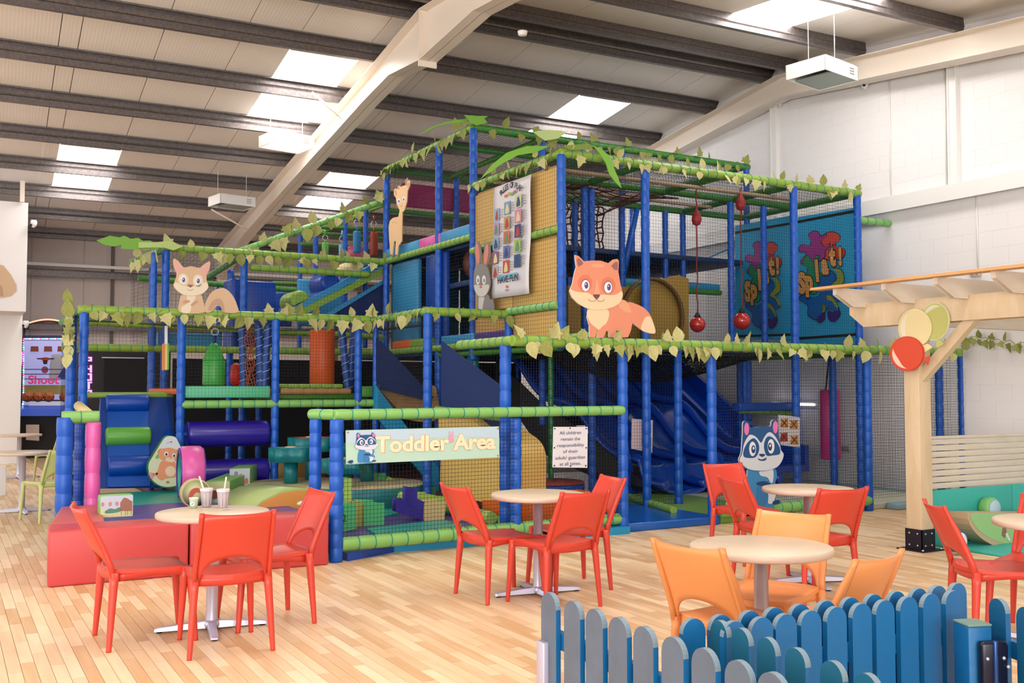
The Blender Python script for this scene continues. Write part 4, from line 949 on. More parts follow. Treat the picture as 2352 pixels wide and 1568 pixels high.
# fox on the front rail
f = scaler(1060, 560, 4.704, lambda x, y: Y(x, y, G8-.06))
fo = Board('fox_cutout', 'large orange cartoon fox cutout standing on the front green rail', 'cutout', f, (0, -1, 0))
FX, FX2, FXD, FXC, FXH = mat('fox orange', '#ee9878', .5), mat('fox deep orange', '#e8815f', .5), mat('fox ear brown', '#9a6a68', .5), mat('fox cream', '#f6dcb4', .5), mat('fox light', '#f2ac86', .5)
head = [(1222, 120), (1262, 132), (1318, 188), (1400, 180), (1500, 182), (1585, 210), (1640, 168), (1680, 163), (1696, 185), (1690, 300), (1712, 430), (1738, 540), (1715, 630), (1640, 682), (1500, 712), (1370, 700), (1260, 650), (1190, 580), (1163, 510), (1195, 430), (1215, 320), (1237, 250), (1225, 180)]
tail = [(1800, 640), (1900, 655), (1980, 700), (2040, 770), (2080, 880), (2092, 962), (2050, 968), (1980, 950), (1900, 895), (1840, 830)]
fo.base(spline(tail, 4), BOARDW, 'fox_cutout')
def part_layer(bo, nm, pts, m, lvl): bo.lay(nm, pts, m, lvl)
fo.lay('tail', spline(tail, 4), FX, 1); fo.lay('tail_tip', spline([(1990, 790), (2040, 792), (2082, 890), (2090, 960), (2030, 962), (1940, 925), (1955, 850)], 4), FXC, 2)
body = [(1370, 690), (1560, 690), (1740, 600), (1800, 640), (1845, 720), (1850, 830), (1830, 930), (1798, 1008), (1722, 1008), (1702, 935), (1668, 940), (1655, 1008), (1592, 1008), (1590, 942), (1560, 940), (1535, 1012), (1462, 1018), (1475, 935), (1462, 930), (1438, 1015), (1382, 1005), (1380, 880), (1355, 790)]
MB_ = MB().prism([f(x, y) for x, y in body], (0, .012, 0)); o = MB_.build('body_board', BOARDW); o.parent = fo.root
fo.lay('body', body, FX, 2)
fo.lay('chest', spline([(1352, 730), (1400, 702), (1560, 702), (1592, 760), (1565, 850), (1515, 895), (1480, 925), (1430, 890), (1388, 850), (1360, 790)], 4), FXC, 3)
fo.lay('shoulder', spline([(1690, 650), (1745, 605), (1800, 645), (1828, 740), (1740, 720)], 4), FXH, 3)
o = MB().prism([f(x, y)+V((0, -.006, 0)) for x, y in head], (0, .012, 0)).build('head_board', BOARDW); o.parent = fo.root
fo.lay('head', head, FX, 5)
for e in ([(1240, 170), (1262, 150), (1310, 205), (1302, 225), (1255, 248)], [(1612, 242), (1650, 200), (1684, 195), (1680, 285), (1650, 282)]): fo.lay('ear_inner', e, FXD, 6)
fo.lay('cheeks', spline([(1165, 488), (1215, 512), (1300, 525), (1350, 525), (1410, 555), (1455, 575), (1510, 548), (1600, 555), (1670, 545), (1722, 512), (1736, 560), (1700, 640), (1600, 694), (1480, 710), (1350, 696), (1255, 640), (1190, 572)], 4), FXC, 6)
fo.lay('forehead', ell(1465, 235, 75, 22), FXH, 6)
for x, y in ((1330, 425), (1580, 450)): fo.lay('eye_patch', ell(x, y, 78, 92), FX2, 6)
fo.lay('nose_bridge', [(1455, 350), (1490, 545), (1425, 545)], FXH, 7)
for x, y in ((1333, 448), (1577, 468)):
    fo.lay('eye', ell(x, y, 48, 68), mat('lash purple', '#6a4a7a', .4), 7); fo.lay('eye_white', ell(x, y+3, 43, 62), EW, 8); fo.lay('iris', ell(x+8, y, 20, 36), mat('iris violet', '#5a4a8a', .4), 9); fo.lay('glint', ell(x+2, y-12, 6, 9), EW, 10)
fo.lay('nose', spline([(1415, 552), (1450, 545), (1488, 552), (1475, 580), (1452, 598), (1428, 578)], 4), mat('nose brown', '#7a4a4a', .4), 8)
def arc(bo, nm, cx, cy, rx, ry, a0, a1, w, m, lvl):
    n = 12; an = [math.radians(a0+(a1-a0)*i/n) for i in range(n+1)]
    bo.lay(nm, [(cx+(rx+w)*math.cos(a), cy+(ry+w)*math.sin(a)) for a in an]+[(cx+(rx-w)*math.cos(a), cy+(ry-w)*math.sin(a)) for a in reversed(an)], m, lvl)
for s in (-1, 1): arc(fo, 'mouth', 1452+s*45, 588, 42, 34, 10, 170, 2.5, mat('mouth brown', '#b0705c', .4), 8)
# raccoon (large one, and again printed small on the banner)
RB, RM, RW, RG, RP_ = mat('raccoon navy', '#1c5590', .5), mat('raccoon blue', '#3f8fcb', .5), mat('raccoon white', '#dfe6f2', .5), mat('raccoon dark', '#17407e', .5), mat('raccoon pink', '#f07cc0', .5)
def raccoon(bo, T, L0=0, boards=True):
    P = lambda pts: [T(x, y) for x, y in pts]
    E_ = lambda cx, cy, rx, ry: P(ell(cx, cy, rx, ry))
    tailp = P(spline([(-60, 1230), (-10, 1200), (60, 1200), (60, 1290), (20, 1330), (-40, 1320), (-62, 1280)], 4))
    bodyp = P(spline([(235, 770), (420, 760), (590, 760), (625, 860), (600, 960), (640, 1060), (600, 1190), (660, 1200), (665, 1240), (590, 1262), (520, 1305), (430, 1310), (330, 1300), (200, 1290), (180, 1150), (190, 960), (215, 850)], 4))
    headp = P(spline([(165, 105), (200, 100), (245, 140), (262, 190), (400, 178), (530, 175), (545, 110), (580, 82), (615, 105), (640, 180), (645, 300), (668, 400), (680, 500), (715, 560), (690, 660), (620, 740), (500, 785), (380, 795), (240, 775), (140, 710), (95, 640), (130, 540), (140, 400), (150, 260), (150, 150)], 3))
    if boards:
        bo.base(tailp, BOARDW); 
        for nm, q in (('body_board', bodyp), ('head_board', headp)):
            o = MB().prism([bo.fn(x, y)+V((0, -.004, 0)) for x, y in q], (0, .012, 0)).build(nm, BOARDW); o.parent = bo.root
        L0 = 4
    bo.lay('tail', tailp, RG, L0+1); bo.lay('body', bodyp, RM, L0+1)
    bo.lay('chest', P(spline([(380, 800), (470, 770), (560, 765), (575, 860), (560, 950), (530, 945), (490, 880), (400, 855)], 4)), RW, L0+2)
    bo.lay('belly', P(spline([(480, 1050), (560, 1060), (610, 1080), (590, 1180), (555, 1240), (495, 1230), (505, 1130)], 4)), RW, L0+2)
    bo.lay('thigh', P(spline([(350, 1010), (440, 1000), (490, 1080), (500, 1180), (480, 1250), (400, 1290), (350, 1200)], 4)), mat('raccoon mid', '#347fbe', .5), L0+3)
    bo.lay('arm', P(spline([(335, 960), (440, 930), (520, 960), (510, 990), (400, 1000)], 4)), RG, L0+3)
    bo.lay('foot', P(spline([(560, 1220), (620, 1190), (662, 1205), (650, 1245), (580, 1255)], 4)), RG, L0+3)
    bo.lay('head', headp, RB, L0+3)
    for c in ((200, 210, 34, 85), (598, 185, 34, 85)): bo.lay('ear_inner', E_(*c), RP_, L0+4)
    bo.lay('face', P(spline([(150, 480), (170, 400), (230, 300), (280, 292), (340, 330), (400, 400), (440, 330), (490, 265), (540, 260), (600, 320), (655, 420), (675, 500), (712, 562), (685, 655), (620, 735), (500, 780), (380, 788), (240, 768), (145, 705), (100, 640), (135, 560)], 4)), RW, L0+4)
    bo.lay('eye_patch', P(spline([(285, 338), (340, 370), (372, 450), (360, 540), (310, 605), (200, 608), (155, 580), (160, 500), (210, 400)], 4)), RB, L0+5)
    bo.lay('eye_patch', P(spline([(510, 310), (570, 340), (640, 430), (665, 510), (650, 560), (560, 575), (480, 580), (445, 500), (440, 420), (465, 340)], 4)), RB, L0+5)
    for x, y, dx in ((280, 485, 10), (535, 450, -15)):
        bo.lay('eye', E_(x, y, 47, 100), mat('print white', '#f6f6fa', .4), L0+6); bo.lay('pupil', E_(x+dx, y+5, 28, 55), RG, L0+7); bo.lay('glint', E_(x+dx, y-10, 12, 20), mat('print white', '#f6f6fa', .4), L0+8)
    bo.lay('nose', P(spline([(368, 560), (410, 552), (455, 562), (430, 590), (400, 592)], 4)), RG, L0+6)
    bo.lay('mouth', P(spline([(355, 615), (400, 632), (460, 612), (475, 600), (460, 640), (410, 650), (368, 640)], 4)), RG, L0+6)
rc = Board('raccoon_cutout', 'large blue and white cartoon raccoon cutout on the right netting', 'cutout', lambda x, y: Y(x, y, G8-.09), (0, -1, 0))
raccoon(rc, lambda x, y: (1680+x/6.03, 950+y/6.03))
# squirrel on the low box rail
f = scaler(0, 400, 3.672, lambda x, y: Y(x, y, YA_-.07))
SQ, SQ2, SQC, SQP, SQD = mat('squirrel tan', '#e0bd98', .5), mat('squirrel shade', '#c9a284', .5), mat('squirrel cream', '#f2e4c8', .5), mat('squirrel ear pink', '#efb0aa', .5), mat('squirrel brown', '#8f6650', .5)
sq = Board('squirrel_cutout', 'tan cartoon squirrel cutout with curled tail on the left green rail', 'cutout', f, (0, -1, 0))
tl = [(1730, 1130), (1735, 1080), (1780, 1000), (1840, 965), (1900, 965), (1960, 1020), (1998, 1100), (2005, 1165), (1890, 1165), (1885, 1130), (1830, 1110), (1780, 1160), (1735, 1165)]
sq.base(spline(tl, 4), SQ, 'squirrel_cutout'); sq.lay('tail', spline(tl, 4), SQ, 1)
sq.lay('tail_inner', spline([(1755, 1140), (1790, 1070), (1845, 1048), (1880, 1080), (1895, 1160), (1875, 1160), (1860, 1120), (1820, 1105), (1780, 1150)], 4), SQ2, 2)
bd = [(1520, 1165), (1512, 1090), (1530, 1020), (1600, 1010), (1690, 1015), (1715, 1080), (1722, 1165)]
o = MB().prism([f(x, y) for x, y in spline(bd, 4)], (0, .012, 0)).build('body_board', SQ); o.parent = sq.root
sq.lay('body', spline(bd, 4), SQ, 2); sq.lay('belly', spline([(1580, 1020), (1650, 1030), (1620, 1090), (1600, 1165), (1535, 1165), (1530, 1120), (1575, 1090)], 4), SQC, 3)
sq.lay('arm', spline([(1545, 1070), (1590, 1060), (1598, 1080), (1550, 1090)], 4), SQ2, 4); sq.lay('arm', spline([(1610, 1095), (1660, 1065), (1668, 1080), (1620, 1112)], 4), SQ2, 4)
hd = [(1462, 715), (1500, 730), (1550, 785), (1610, 775), (1680, 790), (1720, 760), (1770, 735), (1765, 800), (1740, 860), (1748, 920), (1755, 960), (1700, 1010), (1610, 1028), (1530, 1010), (1465, 950), (1478, 890), (1490, 840), (1465, 780)]
o = MB().prism([f(x, y)+V((0, -.004, 0)) for x, y in spline(hd, 3)], (0, .012, 0)).build('head_board', SQ); o.parent = sq.root
sq.lay('head', spline(hd, 3), SQ, 5)
for e in ([(1470, 750), (1495, 755), (1540, 805), (1500, 838), (1475, 800)], [(1755, 760), (1760, 800), (1725, 855), (1690, 815), (1710, 790)]): sq.lay('ear_inner', spline(e, 4), SQP, 6)
sq.lay('muzzle', spline([(1465, 945), (1480, 915), (1530, 925), (1580, 945), (1610, 925), (1640, 945), (1700, 920), (1745, 915), (1752, 960), (1700, 1008), (1610, 1026), (1530, 1008)], 4), SQC, 6)
for x, y in ((1545, 890), (1668, 898)): sq.lay('eye_patch', ell(x, y, 42, 52), SQC, 6); sq.lay('eye_white', ell(x, y, 22, 35), EW, 7); sq.lay('pupil', ell(x+2, y+2, 13, 21), mat('iris violet', '#5a4a8a', .4), 8); sq.lay('glint', ell(x-2, y-5, 4, 6), EW, 9)
sq.lay('nose', spline([(1580, 938), (1605, 930), (1628, 938), (1605, 955)], 4), SQD, 7); arc(sq, 'mouth', 1603, 965, 26, 14, 10, 170, 1.5, SQD, 7)
# deer and rabbit, on the tower's left face
f = scaler(600, 400, 3.646, lambda x, y: X(x, y, XB-.1))
DE, DED = mat('deer tan', '#f2c795', .5), mat('deer shade', '#d99f70', .5)
de = Board('deer_cutout', 'tall tan cartoon deer cutout on the ledge of the high tower', 'cutout', f, (-1, 0, 0))
db = [(1105, 365), (1150, 355), (1160, 300), (1135, 250), (1128, 195), (1112, 175), (1112, 130), (1125, 118), (1142, 132), (1144, 100), (1158, 92), (1165, 108), (1195, 95), (1207, 92), (1208, 55), (1222, 28), (1228, 62), (1240, 48), (1247, 60), (1243, 100), (1225, 140), (1220, 230), (1200, 300), (1182, 320), (1180, 420), (1178, 560), (1150, 600), (1140, 685), (1122, 685), (1128, 560), (1112, 560), (1100, 680), (1082, 685), (1078, 600), (1072, 540), (1068, 440), (1078, 390)]
de.base(db, DE); de.lay('body', db, DE, 1)
for x, y in ((1155, 225), (1195, 210)): de.lay('eye_white', ell(x, y, 12, 22), EW, 2); de.lay('pupil', ell(x, y+2, 6, 11), mat('iris blue', '#3a4a90', .4), 3)
de.lay('nose', ell(1175, 268, 9, 5), DED, 2); de.lay('ear_inner', spline([(1228, 75), (1240, 70), (1238, 100), (1226, 115)], 3), DED, 2); de.lay('hoof', [(1082, 672), (1100, 672), (1100, 688), (1082, 688)], SQD, 2); de.lay('hoof', [(1122, 672), (1141, 672), (1140, 688), (1122, 688)], SQD, 2)
for an_ in ([(1150, 128), (1146, 105), (1156, 95), (1150, 108), (1158, 122)], [(1212, 96), (1210, 62), (1218, 44), (1222, 30), (1224, 48), (1220, 66), (1222, 92)]): de.lay('antler', an_, SQD, 2)
de.lay('ear_inner', spline([(1120, 130), (1134, 140), (1136, 175), (1124, 180)], 3), DED, 2)
for x, y in ((1105, 405), (1120, 398), (1130, 412)): de.lay('spot', ell(x, y, 5, 5), DED, 2)
f = scaler(600, 400, 3.646, lambda x, y: X(x, y, XB-.13))
rb = Board('rabbit_cutout', 'grey cartoon rabbit cutout with pink ears beside the poster', 'cutout', f, (-1, 0, 0))
RGR, RLT = mat('rabbit grey', '#8f8c8c', .5), mat('rabbit light', '#dcd8d4', .5)
bdy = [(1820, 1000), (1890, 1000), (1915, 1050), (1935, 1045), (1948, 1110), (1935, 1145), (1820, 1145), (1815, 1080)]
rb.base(spline(bdy, 4), RGR); rb.lay('body', spline(bdy, 4), RGR, 1); rb.lay('chest', spline([(1830, 1010), (1870, 1015), (1860, 1090), (1850, 1143), (1825, 1143), (1822, 1080)], 4), RLT, 2)
for c, r in (((1815, 665), -4), ((1888, 670), 6)):
    e = ell(c[0], c[1], 27, 105, r); o = MB().prism([f(x, y) for x, y in e], (.012, 0, 0)).build('ear', RGR); o.parent = rb.root
    rb.lay('ear_inner', ell(c[0], c[1], 17, 88, r), mat('rabbit ear pink', '#e88a80', .5), 3)
hdp = spline([(1800, 770), (1850, 750), (1895, 775), (1915, 850), (1918, 930), (1895, 1000), (1855, 1028), (1810, 1010), (1785, 950), (1785, 850)], 4)
o = MB().prism([f(x, y)+V((-.005, 0, 0)) for x, y in hdp], (.012, 0, 0)).build('head_board', RGR); o.parent = rb.root
rb.lay('head', hdp, RGR, 5); rb.lay('muzzle', spline([(1788, 935), (1820, 925), (1845, 935), (1870, 925), (1915, 930), (1895, 998), (1855, 1025), (1812, 1005)], 4), RLT, 6)
for x in (1820, 1870): rb.lay('eye_white', ell(x, 885, 15, 38), EW, 6); rb.lay('pupil', ell(x+2, 890, 7, 17), RGR, 7)
rb.lay('nose', ell(1845, 945, 11, 9), mat('rabbit nose', '#e8706a', .5), 7)
# banner of the toddler corner
yb_ = FP[0].y-.075; f = lambda x, y: Y(x, y, yb_)
bn = Board('toddler_banner', 'mint and pale blue banner reading Toddler Area tied to the low fence', 'banner', f, (0, -1, 0), thick=.004)
bn.base([(795, 1066), (1147, 1050), (1146, 979), (794, 988)], mat('banner mint', '#bfe3d2', .5))
bn.lay('print_sky', [(796, 1020), (850, 1008), (950, 1010), (1040, 1000), (1146, 1006), (1145, 981), (796, 990)], mat('banner sky', '#c2dcec', .5), 1)
raccoon(bn, lambda x, y: (805+x/11.5+0, 988+y/17.5), 2, False)
T1 = mat('banner cream lettering', '#fbeecb', .5); T0 = mat('banner letter outline', '#e0b98a', .5)
a, c = f(861, 1038), f(1138, 1029); xd = (c-a).normalized(); L = (c-a).length
for k, (m, bo_, dz) in enumerate(((T0, .055, .003), (T1, .032, .0045))):
    o = text('Toddler Area', a+V((0, -dz, 0)), xd, (0, 0, 1), .198, m, bn.root, 'lettering', bo_, spacing=.98)
    ws = [v.co.x for v in o.data.vertices]; w = max(ws)-min(ws); x0 = min(ws)
    for v in o.data.vertices: v.co.x = a.x+(v.co.x-x0)*(L/w)
bn.lay('rabbit_print', spline([(1030, 992), (1033, 990), (1035, 1000), (1038, 990), (1041, 992), (1040, 1004), (1043, 1012), (1036, 1016), (1029, 1010), (1031, 1002)], 3), mat('banner pink', '#e8a8c4', .5), 3)
for x, y in ((799, 993), (1143, 984), (1143, 1046), (799, 1061)): bn.lay('eyelet', ell(x, y, 2, 2), mat('brass eyelet', '#a08a6a', .4), 3)
# notice
f = lambda x, y: Y(x, y, 8.49)
no = Board('notice_sign', 'white notice about children and guardians on the low fence', 'sign', f, (0, -1, 0), thick=.005)
no.base([(1269, 1073), (1349, 1074), (1350, 980), (1271, 980)], PAPER)
NB = mat('notice blue ink', '#38407e', .5)
for k, ln in enumerate(['All children', 'remain the', 'responsibility', 'of their', 'adult/ guardian', 'at all times.']):
    c = f(1310, 997+k*14.2-(.0)); w = {0: .56, 1: .5, 2: .72, 3: .4, 4: .78, 5: .56}[k]
    o = text(ln, c+V((0, -.004, 0)), (1, 0, 0), (0, 0, 1), .047, NB, no.root, 'lettering', .002, 'CENTER')
    xs = [v.co.x for v in o.data.vertices]; wd2 = max(xs)-min(xs); tgt = w*(f(1349, 1000)-f(1271, 1000)).length*1.13
    for v in o.data.vertices: v.co.x = c.x+(v.co.x-c.x)*min(1.3, tgt/wd2)
for x, y in ((1274, 984), (1309, 983), (1346, 984), (1273, 1028), (1346, 1028), (1273, 1069), (1310, 1070), (1345, 1069)): no.lay('screw', ell(x, y, 1.8, 1.8), NB, 2)
# blank notice seen from the back, net in front
o = MB().prism([Y(x, y, G9+.05) for x, y in ((1450, 1030), (1498, 1040), (1500, 965), (1451, 961))], (0, .004, 0)).build('notice_sheet', mat('pinkish paper', '#e6d2d6', .6)); tag(o, 'blank pale sheet tied behind the net in front of the wavy slide', 'sign')
# four small pictures with crossed-out food on the right net
f = lambda x, y: Y(x, y, G8+.06)
cb = Board('picture_sheet', 'white sheet with four crossed out food pictures right of the raccoon', 'sign', f, (0, -1, 0), thick=.003)
cb.base([(1787, 1021), (1837, 1027), (1837, 958), (1788, 952)], mat('sheet grey white', '#d8d4da', .6))
for x, y, c in ((1801, 971, '#c98a3a'), (1823, 974, '#c98a3a'), (1800, 1003, '#a83a30'), (1824, 1010, '#c98a3a')):
    cb.lay('food_print', spline([(x-8, y+8), (x+8, y+10), (x+7, y-8), (x-2, y-9), (x-7, y-2)], 3), mat('food '+c, c, .6), 1)
    for s in (-1, 1): cb.lay('cross', [(x-9, y-s*9), (x-7, y-s*10), (x+9, y+s*9), (x+7, y+s*10)], mat('cross red brown', '#6a2a22', .6), 2)
# poster on the yellow wall
PQ = [X(1130, 686, XB-.09), X(1215, 674, XB-.09), X(1220, 400, XB-.09), X(1136, 432, XB-.09)]
po = thing('rules_poster', 'tall white play rules poster hung on the yellow wall', 'poster', tuple(PQ[0]))
def pq(u, v): return (PQ[0]*(1-u)+PQ[1]*u)*(1-v)+(PQ[3]*(1-u)+PQ[2]*u)*v
G = [[pq(i/8, j/14)+V((-.012*math.sin(i/8*6.28)-.01*math.sin(j/14*9), 0, 0)) for j in range(15)] for i in range(9)]
MB().solid(G, lambda i, j: V((.003, 0, 0))).build('sheet', PAPER, po)
def pp(nm, pts, m, k=1): MB().prism([pq(x, y)+V((-.026-.0015*k, 0, 0)) for x, y in pts], (.001, 0, 0)).build(nm, m, po)
tc_ = [['#9fb8d8', '#7aa7c4', '#c9d8a4'], ['#c79ac0', '#c7a06a', '#d88ab0'], ['#88b0d0', '#d8704a', '#4a3c7a'], ['#8a5a90', '#6a78b8', '#a8c05a'], ['#b8b0c0', '#c8584a', '#2a5a8a']]
for r in range(5):
    for cc in range(3):
        u0 = .04+cc*.3+(.0 if cc else 0); v1 = (.80, .83, .86)[cc]-r*.128; u1 = u0+.165; v0 = v1-.112
        if (r, cc) == (0, 0): u0 += .02
        pp('picture', [(u0, v0), (u1, v0), (u1, v1), (u0, v1)], mat('poster '+tc_[r][cc], tc_[r][cc], .6))
        pp('picture_figure', spline([(u0+.04, v0+.012), (u1-.03, v0+.015), (u1-.04, v0+.06), (u0+.08, v1-.015), (u0+.05, v0+.06)], 3), mat('poster fig %d' % ((r*3+cc) % 4), ['#b04a3a', '#e8d8a0', '#3a4a80', '#5a9a70'][(r*3+cc) % 4], .6), 2)
        for q in range(4): pp('text_line', [(u1+.012, v1-.02-q*.022), (u1+.1, v1-.02-q*.022), (u1+.1, v1-.026-q*.022), (u1+.012, v1-.026-q*.022)], mat('poster grey', '#a8a0aa', .6))
pin = mat('poster navy', '#3a3050', .6); uy = (PQ[1]-PQ[0]).normalized()
pp('print_patch', [(.22, .155), (.72, .155), (.72, .195), (.22, .195)], mat('poster cyan', '#7fc4d8', .6))
o = text('HAVE FUN', pq(.2, .125)+V((-.031, 0, 0)), uy, (0, 0, 1), .115, pin, po, 'lettering', .02)
for k, (ch, u, v, rr) in enumerate(zip('RULES OF PLAY', [.25+.041*i for i in range(13)], [.885+.055*math.sin(math.pi*(i+1)/14) for i in range(13)], range(13))):
    if ch != ' ':
        an = math.radians(38-76*k/12); text(ch, pq(u, v)+V((-.032, 0, 0)), uy*math.cos(an)+V((0, 0, 1))*math.sin(an), V((0, 0, 1))*math.cos(an)-uy*math.sin(an), .1, pin, po, 'lettering', .03)
for k, c in enumerate(('#d87a5a', '#d8b84a', '#7ab87a', '#c86a8a')): pp('title_blob', ell(.38+.08*k, .885+(.01 if k % 2 else 0), .045, .014), mat('poster t '+c, c, .6))
pp('logo', ell(.46, .085, .03, .012), mat('poster t #d87a5a', '#d87a5a', .6)); pp('logo', [(.42, .05), (.5, .05), (.5, .06), (.42, .06)], mat('poster t #c86a8a', '#c86a8a', .6))
# splash banners on the right face of the tower
def splash(T, lab, y0, y1):
    f = lambda x, y: X(*T(x, y), XF-.05)
    bo = Board('splash_banner', lab, 'banner', f, (-1, 0, 0), thick=.01)
    bo.base([(x, y) for x, y in y0], mat('banner blue', '#2ba4d8', .45, bump=.15, bscale=3))
    K = mat('banner outline', '#141022', .5)
    def blob(pts, c, lvl, nm='splat', w=9):
        sp = spline(pts, 4); cx = sum(p[0] for p in sp)/len(sp); cy = sum(p[1] for p in sp)/len(sp)
        bo.lay(nm+'_outline', [(x+(x-cx)/max(1, math.hypot(x-cx, y-cy))*w, y+(y-cy)/max(1, math.hypot(x-cx, y-cy))*w) for x, y in sp], K, lvl); bo.lay(nm, sp, mat('splash '+c, c, .35), lvl+1)
    for s in y1: bo.lay('strap', s, BLACK, 1)
    blob([(980, 300), (1040, 265), (1110, 262), (1170, 300), (1165, 350), (1120, 390), (1130, 425), (1210, 440), (1230, 500), (1180, 560), (1040, 570), (960, 500), (980, 440), (920, 400), (910, 300)], '#d8483c', 2)
    blob([(820, 300), (870, 255), (930, 262), (960, 310), (1010, 285), (1020, 310), (960, 370), (1000, 420), (1050, 380), (1060, 420), (1010, 470), (1000, 540), (900, 600), (800, 560), (750, 620), (740, 570), (800, 490), (730, 480), (720, 430), (770, 395), (840, 410), (850, 360)], '#9c3a8c', 4)
    blob([(770, 560), (810, 525), (850, 560), (870, 600), (900, 530), (940, 530), (930, 600), (910, 680), (1000, 750), (1020, 830), (960, 890), (880, 960), (800, 900), (740, 820), (740, 720), (800, 720), (820, 660), (770, 640)], '#1f8a62', 6)
    blob([(1010, 700), (1080, 700), (1130, 760), (1110, 830), (1060, 880), (1180, 920), (1220, 1000), (1150, 1040), (1060, 1020), (1160, 1100), (1140, 1150), (1030, 1120), (1000, 1230), (900, 1240), (820, 1180), (820, 1080), (730, 1020), (760, 960), (880, 990), (960, 960), (930, 860)], '#0d5fae', 8)
    blob([(1110, 670), (1180, 680), (1220, 740), (1215, 830), (1140, 880), (1200, 920), (1230, 990), (1200, 1000), (1160, 930), (1075, 880), (1110, 830), (1150, 790), (1150, 730)], '#8a9a3a', 10)
    blob([(1030, 970), (1080, 980), (1140, 1050), (1160, 1120), (1140, 1110), (1090, 1040), (1040, 1020)], '#8a9a3a', 10, w=5); blob([(985, 1080), (1020, 1090), (1015, 1150), (985, 1160)], '#6a8a3a', 10, w=5)
    blob([(1050, 1150), (1110, 1160), (1170, 1140), (1180, 1190), (1120, 1260), (1060, 1240)], '#3a2078', 10, w=6); blob([(930, 1230), (1000, 1170), (1010, 1230), (950, 1280)], '#3a2078', 10, w=5)
    gold, edge = mat('splash lettering', '#d8a055', .45), K
    for ch, x, y, s, r in (('S', 722, 935, 300, 8), ('p', 800, 905, 300, 10), ('l', 915, 800, 310, 14), ('a', 985, 720, 290, 12), ('t', 1075, 625, 300, 8), ('!', 1170, 620, 260, 4)):
        o0 = f(x, y)+V((-.022, 0, 0)); u = (f(x+100, y)-f(x, y)).normalized(); an = math.radians(r)
        hh = (f(x, y-s)-f(x, y)).length
        for m, bb, dd in ((edge, .11, 0), (gold, .07, .002)):
            text(ch, o0+V((-dd, 0, 0)), u*math.cos(an)*.72, V((0, 0, 1))-u*math.sin(an)*.3, hh, m, bo.root, 'lettering', bb)
splash(lambda x, y: (1690+x/4.9, 480+y/4.9), 'right blue Splat banner with full colour splashes, nearest the corner post', [(640, 1500), (1365, 1530), (1350, -20), (700, 90)], [[(650, 1445), (1362, 1395), (1362, 1425), (650, 1475)], [(650, 140), (1345, 5), (1350, 38), (650, 168)]])
splash(lambda x, y: (1690+(x*.88-540+0)/4.9, 480+(y*.97+125)/4.9) if 0 else (1690+(x*.78-445)/4.9, 480+(y*.96+128)/4.9), 'left blue Splat banner, shaded and partly behind a post', [(560, 1385), (1370, 1410), (1370, -60), (560, 62)], [[(560, 1345), (1365, 1325), (1365, 1350), (560, 1372)], [(560, 130), (1365, 20), (1365, 50), (560, 160)]])
# ================================================================== ivy garlands and palm leaves
def leaf_mesh(kind, m):
    if kind == 0: o = [(0, 0), (.25, .1), (.5, .05), (.42, .35), (.55, .5), (.3, .6), (.22, .8), (0, 1.15), (-.22, .8), (-.3, .6), (-.55, .5), (-.42, .35), (-.5, .05), (-.25, .1)]
    else: o = [(0, 0), (.3, .1), (.46, .4), (.34, .75), (0, 1.15), (-.34, .75), (-.46, .4), (-.3, .1)]
    n = len(o); vs = []; 
    for t in (0, .012): vs += [(x, y, .12*abs(x)-.1*y*y+t) for x, y in o]+[(0, .5, -.02+t)]
    N = n+1; fs = [(i, (i+1) % n, n) for i in range(n)]+[(N+(i+1) % n, N+i, N+n) for i in range(n)]+[(i, N+i, N+(i+1) % n, (i+1) % n) for i in range(n)]
    b = MB().add(vs, fs); me = bpy.data.meshes.new('leaf'); me.from_pydata(b.v, [], b.f); me.materials.append(m); me.update(); return me
LM = [leaf_mesh(k, m) for k in (0, 1) for m in (LEAFM, LEAFD)]
def garland(p, q, n, lab, size=.11, out=V((0, -1, 0)), seed=1, r=.06, hang=.7, dark=.35):
    p, q = V(p), V(q); R = random.Random(seed); t = thing('ivy_garland', lab, 'garland', tuple(p), 0, None)
    d = (q-p).normalized(); sd = out
    pts = []
    for i in range(25):
        a = i/24; w = a*34; pts.append(p.lerp(q, a)+sd*(r+.008)*math.cos(w)+V((0, 0, 1))*(r+.008)*math.sin(w))
    MB().path(pts, .004, 4).build('vine', LEAFD, t)
    for i in range(n):
        a = (i+R.uniform(.1, .9))/n; c = p.lerp(q, a); up_ = R.random() > hang
        ang = R.uniform(-.7, .7)+(0 if up_ else math.pi)
        # leaf frame: y axis along growth, z facing outwards
        yv = (V((0, 0, 1))*math.cos(ang)+d*math.sin(ang)+sd*R.uniform(-.1, .5)).normalized(); zv = (sd+d*R.uniform(-.7, .7)+V((0, 0, 1))*R.uniform(-.2, .6)); zv = (zv-yv*zv.dot(yv)).normalized(); xv = yv.cross(zv)
        s = size*R.uniform(.75, 1.2); c = c+sd*(r+.02)+V((0, 0, (r*.5 if up_ else -r*.3)))
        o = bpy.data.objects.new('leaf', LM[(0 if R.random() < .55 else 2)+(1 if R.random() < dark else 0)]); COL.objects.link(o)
        o.parent = t; o.matrix_parent_inverse = Matrix.Translation(-p)
        o.matrix_basis = Matrix(((xv.x*s, yv.x*s, zv.x*s, c.x), (xv.y*s, yv.y*s, zv.y*s, c.y), (xv.z*s, yv.z*s, zv.z*s, c.z), (0, 0, 0, 1)))
    return t
garland((XA-.1, G8, ZB), (XC, G8, ZB), 32, 'ivy garland along the front rail under the fox, leaves hanging thickly', .135, seed=2)
garland((XC, G8, ZB), (pe.x, G8, ZB), 36, 'ivy garland along the front rail from the raccoon post to the wall end', .13, seed=3)
garland((x190, YA_, ZL), (x632, YA_, ZL), 17, 'ivy garland on the left low rail below the squirrel', .15, seed=24, hang=.85)
